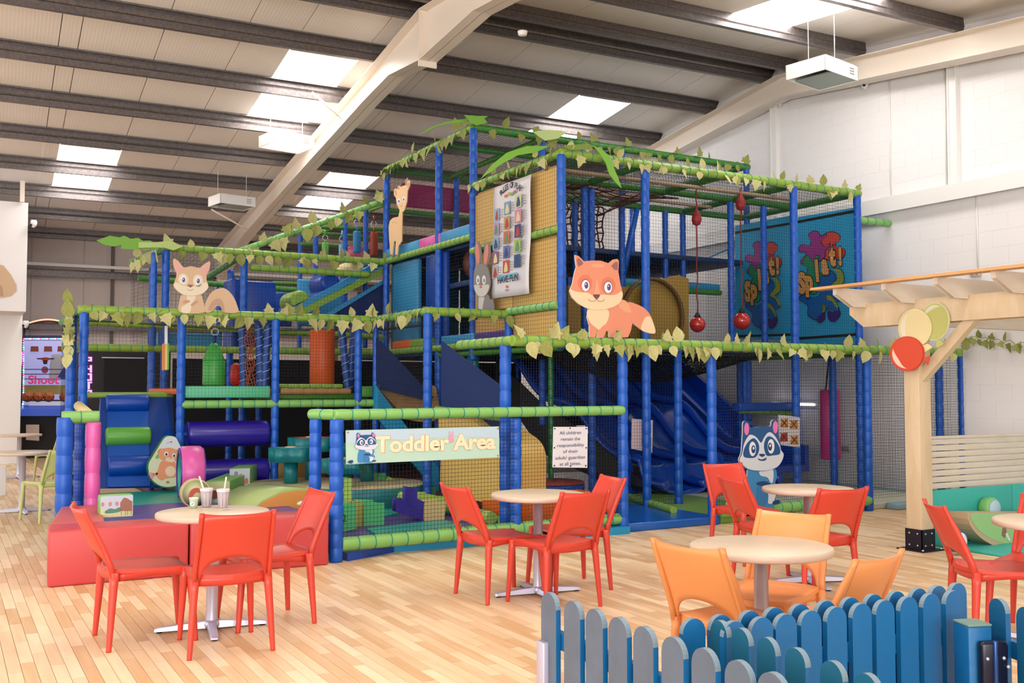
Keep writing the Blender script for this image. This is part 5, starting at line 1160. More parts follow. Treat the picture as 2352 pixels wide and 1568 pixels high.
garland((x632, YA_, ZL), (x860, YA_, ZL), 12, 'ivy garland on the low rail between the middle blue posts', .15, seed=5)
garland((x860, YA_, ZL), (XP, G11, ZL), 12, 'ivy garland with drooping leaves on the short rail coming forward', .14, out=V((-1, 0, 0)), seed=6, hang=.5)
garland((XP, G11, ZL), (XB, G11, ZL), 5, 'few ivy leaves on the short rail below the rabbit', .13, seed=7)
garland((xl, G15, ZS), (XB, G15, ZS), 24, 'ivy garland along the far left tower rail above the squirrel', .15, seed=8)
garland(sa, sb, 18, 'ivy garland climbing the long sloping green rail', .17, seed=9, hang=.5)
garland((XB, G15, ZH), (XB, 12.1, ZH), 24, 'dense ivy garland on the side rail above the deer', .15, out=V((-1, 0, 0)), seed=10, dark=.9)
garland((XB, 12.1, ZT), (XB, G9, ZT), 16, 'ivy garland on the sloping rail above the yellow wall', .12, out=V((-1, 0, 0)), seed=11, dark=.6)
garland((XB, G9, ZT), (XF, G9, ZT), 34, 'ivy garland along the top front rail of the main tower', .12, seed=12, hang=.6)
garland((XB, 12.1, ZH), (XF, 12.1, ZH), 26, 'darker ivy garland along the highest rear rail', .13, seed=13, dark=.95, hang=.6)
garland((x190-.08, YA_+.3, ZL+.05), (x190-.12, YA_-.1, 1.9), 12, 'drooping ivy bunch at the far left end of the low rail', .17, out=V((-.5, -.8, 0)), seed=14)
garland((xl-.1, G15-.05, ZS), (xl-.28, G15+.9, ZS-.12), 9, 'ivy bunch at the left corner of the far left tower', .16, out=V((-.5, -.8, 0)), seed=15)
garland(X(2203, 772, XW-.05), X(2352, 790, XW-.05), 14, 'thin hanging ivy strand on the right wall under the pergola', .11, out=V((-1, 0, 0)), seed=16, r=.02, dark=.9)
def palm(pts, yy, m, lab, curve=0., name='palm_leaf'):
    P = [Y(x, y, yy) for x, y in pts]; o = MB().prism(P, (0, .012, 0)).build(name, m); return tag(o, lab, 'palm leaf')
palm([(221, 552), (252, 541), (275, 545), (285, 541), (300, 548), (318, 546), (328, 553), (345, 552), (370, 570), (330, 575), (322, 571), (308, 573), (277, 571), (280, 562), (262, 566), (240, 562)], G15-.1, PALM, 'green palm leaf pointing left from the far left tower')
palm([(318, 556), (362, 556), (392, 552), (420, 566), (398, 575), (376, 568), (318, 569)], G15-.14, PALML, 'pale folded palm leaf piece at the far left tower corner')
palm([(960, 312), (985, 294), (1018, 282), (1048, 275), (1080, 272), (1070, 281), (1030, 284), (1000, 292), (975, 304)], 12.0, PALM, 'long palm leaf drooping left from the highest post')
palm([(1066, 264), (1098, 266), (1122, 266), (1112, 272), (1120, 281), (1096, 288), (1080, 282), (1074, 272)], 11.95, PALM, 'palm leaf crown on the highest blue post')
palm([(1225, 303), (1250, 298), (1290, 300), (1303, 304), (1282, 318), (1252, 323), (1238, 314)], 11.6, PALML, 'pale palm leaf crown above the poster corner')
palm([(1105, 410), (1130, 378), (1165, 350), (1210, 335), (1265, 335), (1230, 350), (1190, 356), (1150, 378)], G9+.3, PALM, 'palm leaf arching left from the front corner post')
palm([(1290, 335), (1340, 330), (1368, 335), (1352, 342), (1310, 345)], G9-.1, mat('olive palm', '#7a9a3a', .5), 'short dark palm leaf on the front top rail')
palm([(1362, 333), (1385, 345), (1402, 360), (1412, 380), (1410, 385), (1420, 408), (1428, 432), (1415, 420), (1400, 400), (1392, 375), (1376, 350)], G9-.16, PALM, 'bright palm leaf hanging down the front of the main tower')
# ================================================================== chairs and tables
def chair_proto(name, lab, m, grp, loc, face):
    t = thing(name, lab, 'chair', (loc[0], loc[1], 0), math.radians(face-90), grp, local=True)
    # seat: dished slab with curved apron
    G = []
    for i in range(9):
        u = -1+2*i/8; row = []
        for j in range(9):
            v = j/8; x = u*(.205+.008*math.sin(math.pi*v)); y = .0+.43*v+(-.035*(1-u*u) if v == 0 else 0)*(1)
            row.append(V((x, y-.03*(1-u*u)*(1-v), .452-.016*(1-u*u)*math.sin(math.pi*v)**.7+.004*abs(u)+(-.012*max(0, v-.85)/.15)+.01*(1-v)**3)))
        G.append(row)
    MB().solid(G, lambda i, j: V((0, 0, -.022))).build('seat', m, t)
    b = MB()
    for s in (-1, 1):      # side aprons, arched
        P = [[V((s*.198, -.0+.44*k/8, .452 if r else .452-.062+.022*math.sin(math.pi*k/8))) for k in range(9)] for r in range(2)]
        b.solid(P, lambda i, j, s=s: V((-s*.014, 0, 0)))
    P = [[V((-.2+.4*k/8, .43, .436 if r else .40)) for k in range(9)] for r in range(2)]; b.solid(P, lambda i, j: V((0, -.014, 0)))
    P = [[V((-.205+.41*k/10, -.005-.042*(1-(k/5-1)**2), .462 if r else .40)) for k in range(11)] for r in range(2)]; b.solid(P, lambda i, j: V((0, .014, 0)))
    b.build('apron', m, t)
    # back: curved shell with an arched cut-out at its foot, thicker side stiles
    zt = .82
    def bk(u, z):
        k = max(0, (z-.43)/(zt-.43)); return V((u*(.212-.012*k), -.012-.17*k**1.15-.045*(1-u*u), z+(.012*(abs(u)**3) if z > .8 else 0)))
    G = []
    for i in range(21):
        u = -1+2*i/20; a = abs(u)/.86; zl = .405 if a >= 1 else .455+.115*math.sqrt(max(0, 1-a*a)); row = []
        for j in range(9): row.append(bk(u, zl+(zt-zl)*j/8))
        G.append(row)
    MB().solid(G, lambda i, j: V((0, .011, 0))).build('backrest', m, t)
    b = MB()
    for s in (-1, 1):
        rg = []
        for z in (.40, .5, .6, .7, .8, .822):
            c = bk(s*1.0, z); w = .017 if z < .8 else .010
            rg.append([c+V((dx, dy, 0)) for dx, dy in ((-.011, -w), (.011, -w), (.013, w), (-.013, w))])
        MB().loft(rg, True).build('stile', m, t)
    for (x, y, sx, sy, z1) in ((-.205, -.01, -.03, -.03, .45), (.205, -.01, .03, -.03, .45), (-.195, .425, -.02, .035, .445), (.195, .425, .02, .035, .445)):
        rg = []
        for z in (0, .01, .2, .38, z1):
            k = 1-z/z1; w = .0125+.010*(z/z1); c = V((x+sx*k, y+sy*k-(.0 if sy > 0 else 0), z))
            rg.append([c+V((w*math.cos(a)*1.15, w*math.sin(a)*1.25, 0)) for a in [math.pi/4+math.pi/2*q+e for q in range(4) for e in (-.35, .35)]])
        MB().loft(rg, True).build('leg', m, t)
    return t
RC = mat('red chair plastic', '#de4634', .38, bump=.03, bscale=300)
OC = mat('orange chair plastic', '#f79e5c', .38, bump=.03, bscale=300)
GC = mat('pale green chair plastic', '#cdd08a', .4)
def chairs(name, m, grp, lst):
    p0 = None
    for loc, face, lab in lst:
        if p0 is None: p0 = chair_proto(name, lab, m, grp, loc, face)
        else: dup(p0, (loc[0], loc[1], 0), math.radians(face-90), lab, grp)
chairs('cafe_chair', RC, 'red plastic cafe chairs', [
    ((.90, 6.47), 2, 'red plastic chair facing right at the left side of the milkshake table'),
    ((1.475, 5.86), 87, 'red plastic chair with its back to the camera at the milkshake table'),
    ((2.08, 6.57), 184, 'red plastic chair seen edge-on at the right side of the milkshake table'),
    ((3.40, 6.49), 2, 'red plastic chair facing right at the table in front of the notice'),
    ((3.80, 5.85), 94, 'red plastic chair with back to camera in front of the toddler notice'),
    ((4.43, 6.50), 172, 'red plastic chair half hidden behind the table in front of the notice'),
    ((6.27, 6.92), 262, 'red plastic chair farthest back, left of the raccoon cutout'),
    ((5.53, 5.90), -12, 'red plastic chair facing right below the raccoon, second of that table'),
    ((5.53, 5.13), 80, 'red plastic chair with its back to the camera right of raccoon table'),
    ((5.41, 3.93), -36, 'red plastic chair facing right beside the teal play wall'),
    ((6.12, 3.86), 195, 'red plastic chair cut off by the right edge of the picture')])
chairs('cafe_chair', OC, 'orange plastic cafe chairs', [
    ((3.10, 3.57), 10, 'large orange plastic chair in front left of the nearest table'),
    ((4.01, 4.05), 204, 'orange plastic chair behind the nearest round table'),
    ((3.39, 3.08), 103, 'orange plastic chair right of nearest table, behind the blue pickets')])
G1 = Z(60, 1175)
chairs('cafe_chair', GC, 'pale green plastic cafe chairs', [
    ((1.18, 12.55), 112, 'pale green plastic chair nearest the gate barrier at far left'),
    ((1.75, 17.9), 120, 'pale green plastic chair behind, near the basketball machine')])
TOP = mat('pale beech laminate', '#e4cfb4', .38, bump=.02, bscale=80, var=.05, vscale=6)
EDGE = mat('table edge', '#dcc8b6', .45)
def table(c, arms, lab, r=.352, proto=None):
    if proto: return dup(proto, (c[0], c[1], 0), math.radians(arms), lab, 'round cafe tables')
    t = thing('cafe_table', lab, 'table', (c[0], c[1], 0), math.radians(arms), 'round cafe tables', local=True)
    b = MB(); b.lathe((0, 0, .705), [(r-.012, 0), (r-.002, .006), (r, .016), (r, .028), (r-.003, .034)], 56).build('edge_band', EDGE, t)
    MB().lathe((0, 0, .74), [(r-.003, -.001), (r-.006, .001), (.01, .0012)], 56).build('table_top', TOP, t)
    MB().lathe((0, 0, 0), [(.04, .035), (.038, .05), (.036, .1), (.036, .69), (.07, .695), (.07, .704)], 20).build('column', CHROME, t)
    MB().lathe((0, 0, 0), [(.05, .012), (.055, .03), (.05, .055), (.038, .06)], 16).build('hub', CHROME, t)
    for k in range(4):
        M = Matrix.Rotation(math.pi/2*k, 4, 'Z')
        rg = []
        for x, w, h, z in ((.03, .03, .042, .012), (.15, .028, .034, .012), (.3, .026, .022, .011), (.335, .024, .018, .010), (.345, .018, .012, .010)):
            rg.append([M @ V(p) for p in ((x, -w, z), (x, w, z), (x, w*.8, z+h), (x, -w*.8, z+h))])
        MB().loft(rg, False).build('foot', CHROME, t)
        MB().lathe(M @ V((.315, 0, 0)), [(.018, 0), (.018, .011)], 10).build('glide', BLACK, t)
    return t
tp = table((1.52, 6.52), -10, 'round cafe table with two milkshakes and a small tub on it')
table((3.88, 6.41), -8, 'empty round cafe table in front of the toddler notice', proto=tp)
table((5.95, 5.72), -20, 'empty round cafe table below the raccoon cutout', proto=tp)
table((3.58, 3.76), 20, 'nearest round cafe table, among the orange chairs', proto=tp)
table((5.77, 3.58), 10, 'round cafe table cut by the right edge beside the teal wall', proto=tp)
table((.88, 13.75), 5, 'round cafe table at the far left edge with green chair', proto=tp)
table((1.15, 18.9), 5, 'second round cafe table at far left, farther back', proto=tp)
# things on the milkshake table
def cup(c, lab, lean):
    t = thing('milkshake', lab, 'drink', tuple(c), 0, 'milkshakes on the table')
    CUP = mat('cup plastic', '#ece4ea', .15, alpha=.55); SH = mat('milkshake', '#eadbe4', .5); SY = mat('dark syrup', '#6a3a58', .4)
    MB().lathe(c, [(.028, 0), (.03, .004), (.041, .11), (.044, .112), (.044, .118)], 24).build('cup', CUP, t)
    MB().lathe(c, [(.026, .003), (.037, .1), (.002, .102)], 20).build('shake', SH, t)
    MB().lathe(c, [(.042, .105), (.0435, .118), (.0415, .122), (.04, .106)], 24, caps=False).build('rim', mat('cup rim', '#f6f2f4', .2), t)
    for a in (-1.9, -1.2, -2.6): MB().path([c+V((.0375*math.cos(a), .0375*math.sin(a), .1)), c+V((.0335*math.cos(a), .0335*math.sin(a), .05)), c+V((.030*math.cos(a), .030*math.sin(a), .01))], .0014, 5).build('syrup_streak', SY, t)
    d = V((RT.x*lean, RT.y*lean, 0)); MB().path([c+V((0, 0, .05)), c+d*.5+V((0, 0, .13)), c+d+V((0, 0, .2))], .0055, 8).build('straw', mat('paper straw', '#efe6da', .6), t)
c = Z(474, 1163, .742); cup(c, 'milkshake in a clear cup with straw leaning left', -.05)
c = Z(512, 1165, .742); cup(c, 'milkshake with dark syrup streaks and straw leaning right', .02)
c = Z(445, 1166, .742); t = thing('small_tub', 'small pale green and white tub with a blue mark', 'tub', tuple(c))
MB().lathe(c, [(.024, 0), (.028, .055), (.029, .058)], 20).build('tub', mat('tub green', '#c9e0b8', .4), t); MB().lathe(c, [(.030, .058), (.031, .064), (.029, .068), (.01, .068)], 20).build('lid', mat('tub lid', '#eef2e4', .4), t)
MB().prism([c+V((0, 0, .03))-FW*.0295+RT*x*.016+V((0, 0, 1))*z*.012 for x, z in ell(0, 0, 1, 1)], -FW*.001).build('label_patch', EW, t)
MB().prism([c+V((0, 0, .03))-FW*.031+RT*x*.010+V((0, 0, 1))*z*.005 for x, z in spline([(-1, -.6), (-.2, .3), (1, .8), (.4, -.4)], 3)], -FW*.001).build('mark', EB, t)
c = Z(513, 1168, .742); b = MB().sphere(c+RT*.0+V((0, -.055, .004)), .011, 6, 10, (1.6, 1, .3)); b.build('spoon', CHROME); tag(bpy.data.objects['spoon'], 'small metal spoon lying before the right milkshake', 'spoon')
b2 = MB().path([c+V((.01, -.055, .003)), c+V((.05, -.075, .003))], .0022, 6).build('spoon_handle', CHROME, bpy.data.objects['spoon'])
# ================================================================== hanging play things
def strap(p, q, m, par, w=.02, nm='strap'): return MB().tube(p, q, w, 8).build(nm, m, par)
def hang(name, lab, cat, px, y0, y1, yy, r, m, ztop, grp=None, taper=.0):
    a, c = Y(px, y0, yy), Y(px, y1, yy); h = a.z-c.z; t = thing(name, lab, cat, (c.x, yy, c.z), 0, grp)
    MB().lathe(c, [(r*.7, 0), (r*.95, .01), (r, .03), (r, h*.5), (r*(1-taper), h-.02), (r*.9*(1-taper), h)], 22).build('bag', m, t)
    if ztop: 
        for s in (-1, 1): strap(V((c.x+s*r*.6, yy, a.z-.04)), V((c.x+s*.01, yy, ztop)), BLACK, t, .012)
    return t
hang('punch_bag', 'long pink punch bag hung behind a blue post on the right', 'punch bag', 1908, 895, 1055, 10.6, .145, mat('bag pink', '#dc3490', .35, bump=.3, bscale=14), Y(1908, 822, 10.6).z)
t = hang('punch_bag', 'fat green hanging bag in the left low box', 'punch bag', 491, 826, 886, YA_+.5, .145, mat('bag green', '#3fae4a', .4), None)
a = Y(491, 826, YA_+.5); MB().lathe(a+V((0, 0, -.01)), [(.145, 0), (.14, .02), (.06, .2), (.03, .23)], 20).build('shoulder', mat('bag green', '#3fae4a', .4), t)
strap(a+V((0, 0, .2)), Y(494, 770, YA_+.5), mat('strap navy', '#14306a', .6), t)
def ring(px, py, yy, par=None, r=.045): 
    c = Y(px, py, yy); n = 16; return MB().path([c+V((r*math.cos(2*math.pi*k/n), 0, r*math.sin(2*math.pi*k/n))) for k in range(n+1)], .009, 6).build('ring', ROPEW, par)
ring(494, 762, YA_+.5, t)
yy = YA_+.25; f = lambda x, y: Y(x, y, yy)
rbw = thing('rainbow_bag', 'narrow yellow and orange hanging bag at the left low box', 'hanging bag', tuple(f(381, 852)))
for x0, x1, m in ((375, 379, mat('bag orange', '#e8883a', .5)), (379, 384, mat('bag yellow', '#e8d87a', .5)), (384, 388, mat('bag lime', '#6ab84a', .5))):
    MB().prism([f(x0+.5, 790), f(x1+.5, 788), f(x1, 848), f(x0, 850)], (0, .1, 0)).build('stripe', m, rbw)
MB().prism([f(379, 748), f(385, 748), f(385, 790), f(379, 790)], (0, .03, 0)).build('strap', EW, rbw)
for px, y0, y1, py, m, yy, lab, w in ((820, 530, 582, 512, mat('bag blue', '#2a86c4', .5), 15.7, 'slim blue hanging bag on the upper ramp', 8), (859, 533, 590, 515, mat('bag brick', '#a8401c', .5), 15.5, 'slim brick red hanging bag beside the high tower post', 8),
                                  (747, 556, 588, 546, mat('bag lime', '#6ab84a', .5), 17.2, 'small green hanging bag above the far ramp', 7), (786, 560, 600, 549, mat('bag pale blue', '#7fc0e4', .5), 16.8, 'pale blue hanging bag above the far ramp', 7)):
    a, c = Y(px-w, y0, yy), Y(px+w, y1, yy); t = thing('slim_bag', lab, 'hanging bag', ((a.x+c.x)/2, yy, c.z), 0, 'slim hanging bags')
    MB().rbox((a.x, yy-.05, c.z), (c.x, yy+.05, a.z), .03).build('bag', m, t); ring(px, py, yy, t, .05); strap(Y(px, y0, yy), Y(px, py+6, yy), m, t); strap(Y(px, py-6, yy), Y(px, py-20, yy), m, t)
for px, py, r, yy, ytop, pyd, lab in ((1602, 745, .105, 10.3, 420, 500, 'left red ball hanging on a rope in the main tower'), (1704, 737, .118, 10.15, 420, 466, 'right brighter red ball hanging on a rope near the banners')):
    c = Y(px, py, yy); t = thing('rope_ball', lab, 'hanging ball', tuple(c), 0, 'red balls on ropes')
    MB().sphere(c, r, 14, 22).build('ball', mat('glossy red ball', '#c8241e', .15, coat=.6), t); zt_ = ZT-.05
    MB().path([c+V((.006*math.sin(k*1.3), .006*math.cos(k*1.7), r+(zt_-c.z-r)*k/20)) for k in range(21)], .009, 6).build('rope', mat('rope red', '#8a2a2a', .8), t)
    MB().tube(c+V((0, 0, r*.9)), c+V((0, 0, r*1.5)), .05, 12, .02).build('collar', BLACK, t)
    d = Y(px, pyd, yy); MB().lathe(V((c.x, yy, d.z)), [(.01, -.11), (.05, -.09), (.07, -.03), (.06, .03), (.02, .11), (.01, .15)], 14).build('drop_bag', mat('drop red', '#a82a30', .5), t)
a, c = Y(713, 757, YA_+.8), Y(767, 897, YA_+.8)
t = thing('foam_roller', 'upright orange foam roller in the middle low box', 'roller', ((a.x+c.x)/2, YA_+.8, c.z)); r = (c.x-a.x)/2
MB().lathe(((a.x+c.x)/2, YA_+.8, c.z), [(r-.01, 0), (r, .01), (r, a.z-c.z-.01), (r-.01, a.z-c.z)], 26).build('roller', mat('roller orange', '#d85a14', .5, bump=.2, bscale=10), t)
Rr = random.Random(4)
for px0, px1, yy, k in ((556, 560, YA_+.3, 0), (593, 600, YA_+.2, 0), (616, 606, YA_+.15, 0), (783, 800, YA_+.3, 0), (815, 800, YA_+.35, 0)):
    a, c = Y(px0, 742, yy), Y(px1, 905, yy); t = thing('foam_wrapped_pole', {556: 'leftmost foam wrapped pole bound with white cord in the low box', 593: 'second foam wrapped pole bound with white cord', 616: 'slanting foam wrapped pole beside the middle post', 783: 'left pole of the leaning pair right of the orange roller', 815: 'right pole of the leaning pair right of the orange roller'}[px0], 'pole', tuple(c), 0, 'cord wrapped foam poles')
    MB().tube(c, a, .05, 12, prof=pad_profile((a-c).length, .05, .2)).build('pole', mat('dusk blue foam', '#12489a', .5), t)
    d = (a-c); P = []
    for i in range(60):
        w = i*.9; P.append(c+d*(i/59)+V((.056*math.cos(w), .056*math.sin(w), 0)))
    MB().path(P, .0045, 4).build('cord', ROPEW, t)
# multicolour rope net strand
b = MB(); ys_ = YA_+.22
for k in range(5):
    P = [Y(566+k*4+3*math.sin(i*1.1+k)+Rr.uniform(-2, 2), 745+i*9.3, ys_) for i in range(18)]; b.path(P, .007, 4)
for i in range(16): b.path([Y(562, 752+i*9, ys_), Y(574+Rr.uniform(-3, 3), 756+i*9, ys_-.02), Y(590, 750+i*9, ys_)], .006, 4)
o = b.build('rope_net', mat('rust rope', '#a8583a', .8)); tag(o, 'hanging tangle of rust coloured rope beside the green bag', 'rope net')
c = Y(542, 860, YA_+.9); t = tag(MB().lathe(c, [(.03, -.15), (.07, -.12), (.08, 0), (.07, .12), (.02, .16)], 14).build('small_bag', mat('bag red', '#c8281e', .5)), 'small red hanging bag right of the green bag', 'hanging bag')
# ================================================================== pergola corner
TIM = wood('pale pine', '#dccbb0', '#b8996e', (5, 5, 1.2), .6, None); TIMW = wood('whitewashed pine', '#dcd4ca', '#bfae98', (1.2, 6, 6), .6, None)
PX, PY = 8.07, 6.35; pw2 = .085
pg = thing('pergola', 'pale pine pergola with notched rafters over the play corner at right', 'pergola', (PX, PY, 0))
bevelled(MB().box((PX-pw2, PY-pw2, .02), (PX+pw2, PY+pw2, 2.14)).build('post', TIM, pg), .006)
SHOE = mat('dark steel shoe', '#2a2230', .4, metal=.6)
b = MB()
for s in (-1, 1): b.box((PX-pw2-.008, PY+s*(pw2+.004)-.004, .012), (PX+pw2+.008, PY+s*(pw2+.004)+.004, .2)).box((PX+s*(pw2+.004)-.004, PY-pw2-.008, .012), (PX+s*(pw2+.004)+.004, PY+pw2+.008, .2))
b.box((PX-.15, PY-.15, 0), (PX+.15, PY+.15, .012)); b.build('post_shoe', SHOE, pg)
for x, z in ((-.045, .05), (.045, .05), (-.045, .16), (.045, .16)): MB().lathe((PX+x, PY-pw2-.008, z), [(.009, 0), (.008, .006), (.002, .008)], 10, ax=V((0, -1, 0))).build('bolt', CHROME, pg); MB().lathe((PX-pw2-.008, PY+x, z), [(.009, 0), (.008, .006), (.002, .008)], 10, ax=V((-1, 0, 0))).build('bolt', CHROME, pg)
for x, y in ((-.13, -.13), (.13, -.13), (-.13, .13)): MB().lathe((PX+x, PY+y, .012), [(.012, 0), (.011, .01), (.002, .014)], 10).build('bolt', CHROME, pg)
bevelled(MB().prism([V((PX-.09, 7.07, 2.36)), V((PX-.09, 7.07, 2.27)), V((PX-.09, 6.9, 2.14)), V((PX-.09, 2.5, 2.14)), V((PX-.09, 2.5, 2.36))], (.06, 0, 0)).build('beam', TIM, pg), .004)
bevelled(MB().prism([V((PX+.04, 7.07, 2.36)), V((PX+.04, 7.07, 2.27)), V((PX+.04, 6.9, 2.14)), V((PX+.04, 2.5, 2.14)), V((PX+.04, 2.5, 2.36))], (.06, 0, 0)).build('beam', TIM, pg), .004)
bevelled(MB().box((PX+.12, 6.3, 2.12), (XW-.015, 6.36, 2.26)).build('beam', TIMW, pg), .004)
MB().hexa([V((PX-.04, PY-.08, 1.58)), V((PX+.04, PY-.08, 1.58)), V((PX+.04, PY-.08, 1.72)), V((PX-.04, PY-.08, 1.72))], [V((PX-.04, PY-.66, 2.14)), V((PX+.04, PY-.66, 2.14)), V((PX+.04, PY-.54, 2.15)), V((PX-.04, PY-.54, 2.15))]).build('brace', TIM, pg)
ys = [X(px, 690, PX-.3).y for px in (1988, 2062, 2152, 2262)]
ys = [6.86, 6.28, 5.72, 5.16, 4.6, 4.0, 3.4]
for y in ys:
    bevelled(MB().prism([V((PX-.5, y, 2.50)), V((PX-.5, y, 2.44)), V((PX-.28, y, 2.33)), V((PX-.10, y, 2.33)), V((PX-.10, y, 2.36)), V((XW-.015, y, 2.36)), V((XW-.015, y, 2.50))], (0, .05, 0)).build('rafter', TIMW, pg), .004)
MB().box((PX-.56, 2.6, 2.50), (PX-.42, 7.15, 2.525)).build('batten', wood('amber pine', '#e0b07a', '#b9803f', (5, 1.2, 5), .5, None), pg)
# balloons
for k, (cx, cy, rx, ry, m, m2, lab, yk, rot) in enumerate(((2147, 738, 33, 44, '#c3c46f', '#dfe0c0', 'green flat balloon board on the pergola corner', PY-.20, 5), (2101, 753, 38, 44, '#f0e0a8', '#f6ecd0', 'cream flat balloon board in front of the green one', PY-.215, 0), (2083, 812, 39, 40, '#e04a26', '#f6d8c0', 'red flat balloon board with cream highlight, lowest of three', PY-.23, 0))):
    bo = Board('balloon_board', lab, 'decoration', lambda x, y, yk=yk: X(x, y, PX-.12+(yk-PY+.2)*1.2), (-1, 0, 0)); bo.base(ell(cx, cy, rx, ry, rot, 32), mat('balloon edge %d' % k, ['#dfe0b0', '#f2e8b0', '#d83a1c'][k], .5))
    bo.lay('balloon', ell(cx, cy, rx-2, ry-2, rot, 32), mat('balloon '+m, m, .5), 1)
    if k == 2: a0, a1 = 90, 200
    elif k == 1: a0, a1 = 110, 250
    else: a0, a1 = 195, 300
    n = 14; an = [math.radians(a0+(a1-a0)*i/n) for i in range(n+1)]
    hl = [(cx+(rx-6)*math.cos(a), cy+(ry-6)*math.sin(a)) for a in an]+[(cx+(rx-6)*math.cos(a)*(1-.35*math.sin(math.pi*i/n)), cy+(ry-6)*math.sin(a)*(1-.25*math.sin(math.pi*i/n))) for i, a in reversed(list(enumerate(an)))]
    bo.lay('highlight', hl, mat('balloon hl '+m2, m2, .5), 2)
    kn = [[(2151, 782), (2158, 780), (2168, 790), (2150, 799)], [(2119, 793), (2131, 789), (2141, 797), (2124, 809)], [(2121, 822), (2134, 817), (2130, 838)]][k]
    MB().prism([X(x, y, PX-.12+(yk-PY+.2)*1.2) for x, y in kn], (.012, 0, 0)).build('knot', mat('balloon '+m, m, .5)).parent = bo.root
# slatted fence and padded wall behind
FY = 6.45
sf = thing('slatted_screen', 'horizontal whitewashed timber slat screen beside the pergola post', 'fence', (8.2, FY, 0))
nsl = 8; z0, z1 = .54, 1.03
for k in range(nsl):
    a = z0+(z1-z0)*k/nsl; bevelled(MB().box((PX+pw2+.0, FY, a+.004), (11.95, FY+.022, a+(z1-z0)/nsl-.004)).build('slat', TIMW, sf), .003)
for x in (8.75, 10.3, 11.8): MB().box((x, FY+.022, 0), (x+.07, FY+.06, z1-.01)).build('upright', TIMW, sf)
MB().box((PX+pw2, FY-.01, z1), (11.95, FY+.07, z1+.022)).build('cap_rail', TIMW, sf)
TQ = mat('turquoise foam mat', '#38bfb4', .55, bump=.08, bscale=30)
pw_ = thing('padded_wall', 'turquoise foam wall pad below the slatted screen', 'wall pad', (8.3, FY, 0))
MB().rbox((PX+.13, FY-.06, .0), (9.55, FY-.005, .535), .008).build('panel', TQ, pw_); MB().rbox((9.56, FY-.06, .0), (11.9, FY-.005, .535), .008).build('panel', TQ, pw_)
t = thing('floor_mat', 'turquoise foam floor mat in front of the padded wall', 'mat', (9.5, 5.3, 0))
for x0, x1 in ((8.35, 9.55), (9.56, 10.75), (10.76, 11.9)):
    for y0, y1 in ((4.0, 5.18), (5.19, 6.38)): MB().rbox((x0, y0, .001), (x1, y1, .022), .006).build('tile', TQ, t)
c = Y(2288, 1168, FY-.2); t = thing('foam_cushion', 'round foam cushion with green rim leaning on turquoise wall', 'foam cushion', (c.x, FY-.2, c.z-.12))
MB().lathe(V((c.x, FY-.065, c.z)), [(.09, 0), (.105, .02), (.105, .1), (.09, .12)], 26, ax=V((0, -1, 0))).build('rim', mat('wheel green', '#8ccf7a', .5), t)
MB().lathe(V((c.x, FY-.185, c.z)), [(.088, 0), (.08, .012), (.005, .014)], 26, ax=V((0, -1, 0))).build('face', mat('wheel sky', '#b9dcf0', .5), t)
c = Y(2207, 1227, FY-.5); t = thing('foam_cushion', 'small blue rimmed foam cushion behind the red chair back', 'foam cushion', (c.x, FY-.5, .022))
MB().lathe(V((c.x, FY-.42, .022+.1)), [(.095, 0), (.1, .01), (.1, .07), (.095, .08)], 26, ax=V((0, -1, 0))).build('rim', mat('wheel blue', '#1f62d0', .5), t); MB().lathe(V((c.x, FY-.502, .122)), [(.085, 0), (.08, .003), (.005, .004)], 26, ax=V((0, -1, 0))).build('face', EW, t)
yy = FY-.35; f = lambda x, y: Y(x, y, yy)
bo = Board('rocker_board', 'large half round foam rocker with meadow picture behind the right table', 'rocker', f, (0, -1, 0), thick=.2)
arcp = [(2230, 1196)]+[(2400+170*math.cos(a), 1130+132*math.sin(a)) for a in [math.radians(165-i*10) for i in range(15)]]+[(2560, 1190)]
arcp = [(2352+130*math.cos(a), 1178+88*math.sin(a)) for a in [math.pi-math.pi*i/20 for i in range(21)]]
bo.base(arcp, mat('rocker sand', '#d8b894', .5)); bo.lay('picture', [(2352+(x-2352)*.95, 1178+(y-1178)*.84) for x, y in arcp], mat('meadow green', '#a9d890', .5), 1)
bo.lay('print_log', [(2302, 1212), (2310, 1210), (2312, 1226), (2306, 1236), (2300, 1228)], mat('log brown', '#a0705a', .5), 2); bo.lay('print_stone', ell(2350, 1238, 12, 8), mat('stone blue', '#a9c0d8', .5), 2); bo.lay('print_leg', [(2312, 1222), (2320, 1240), (2316, 1242), (2308, 1226)], EW, 3)
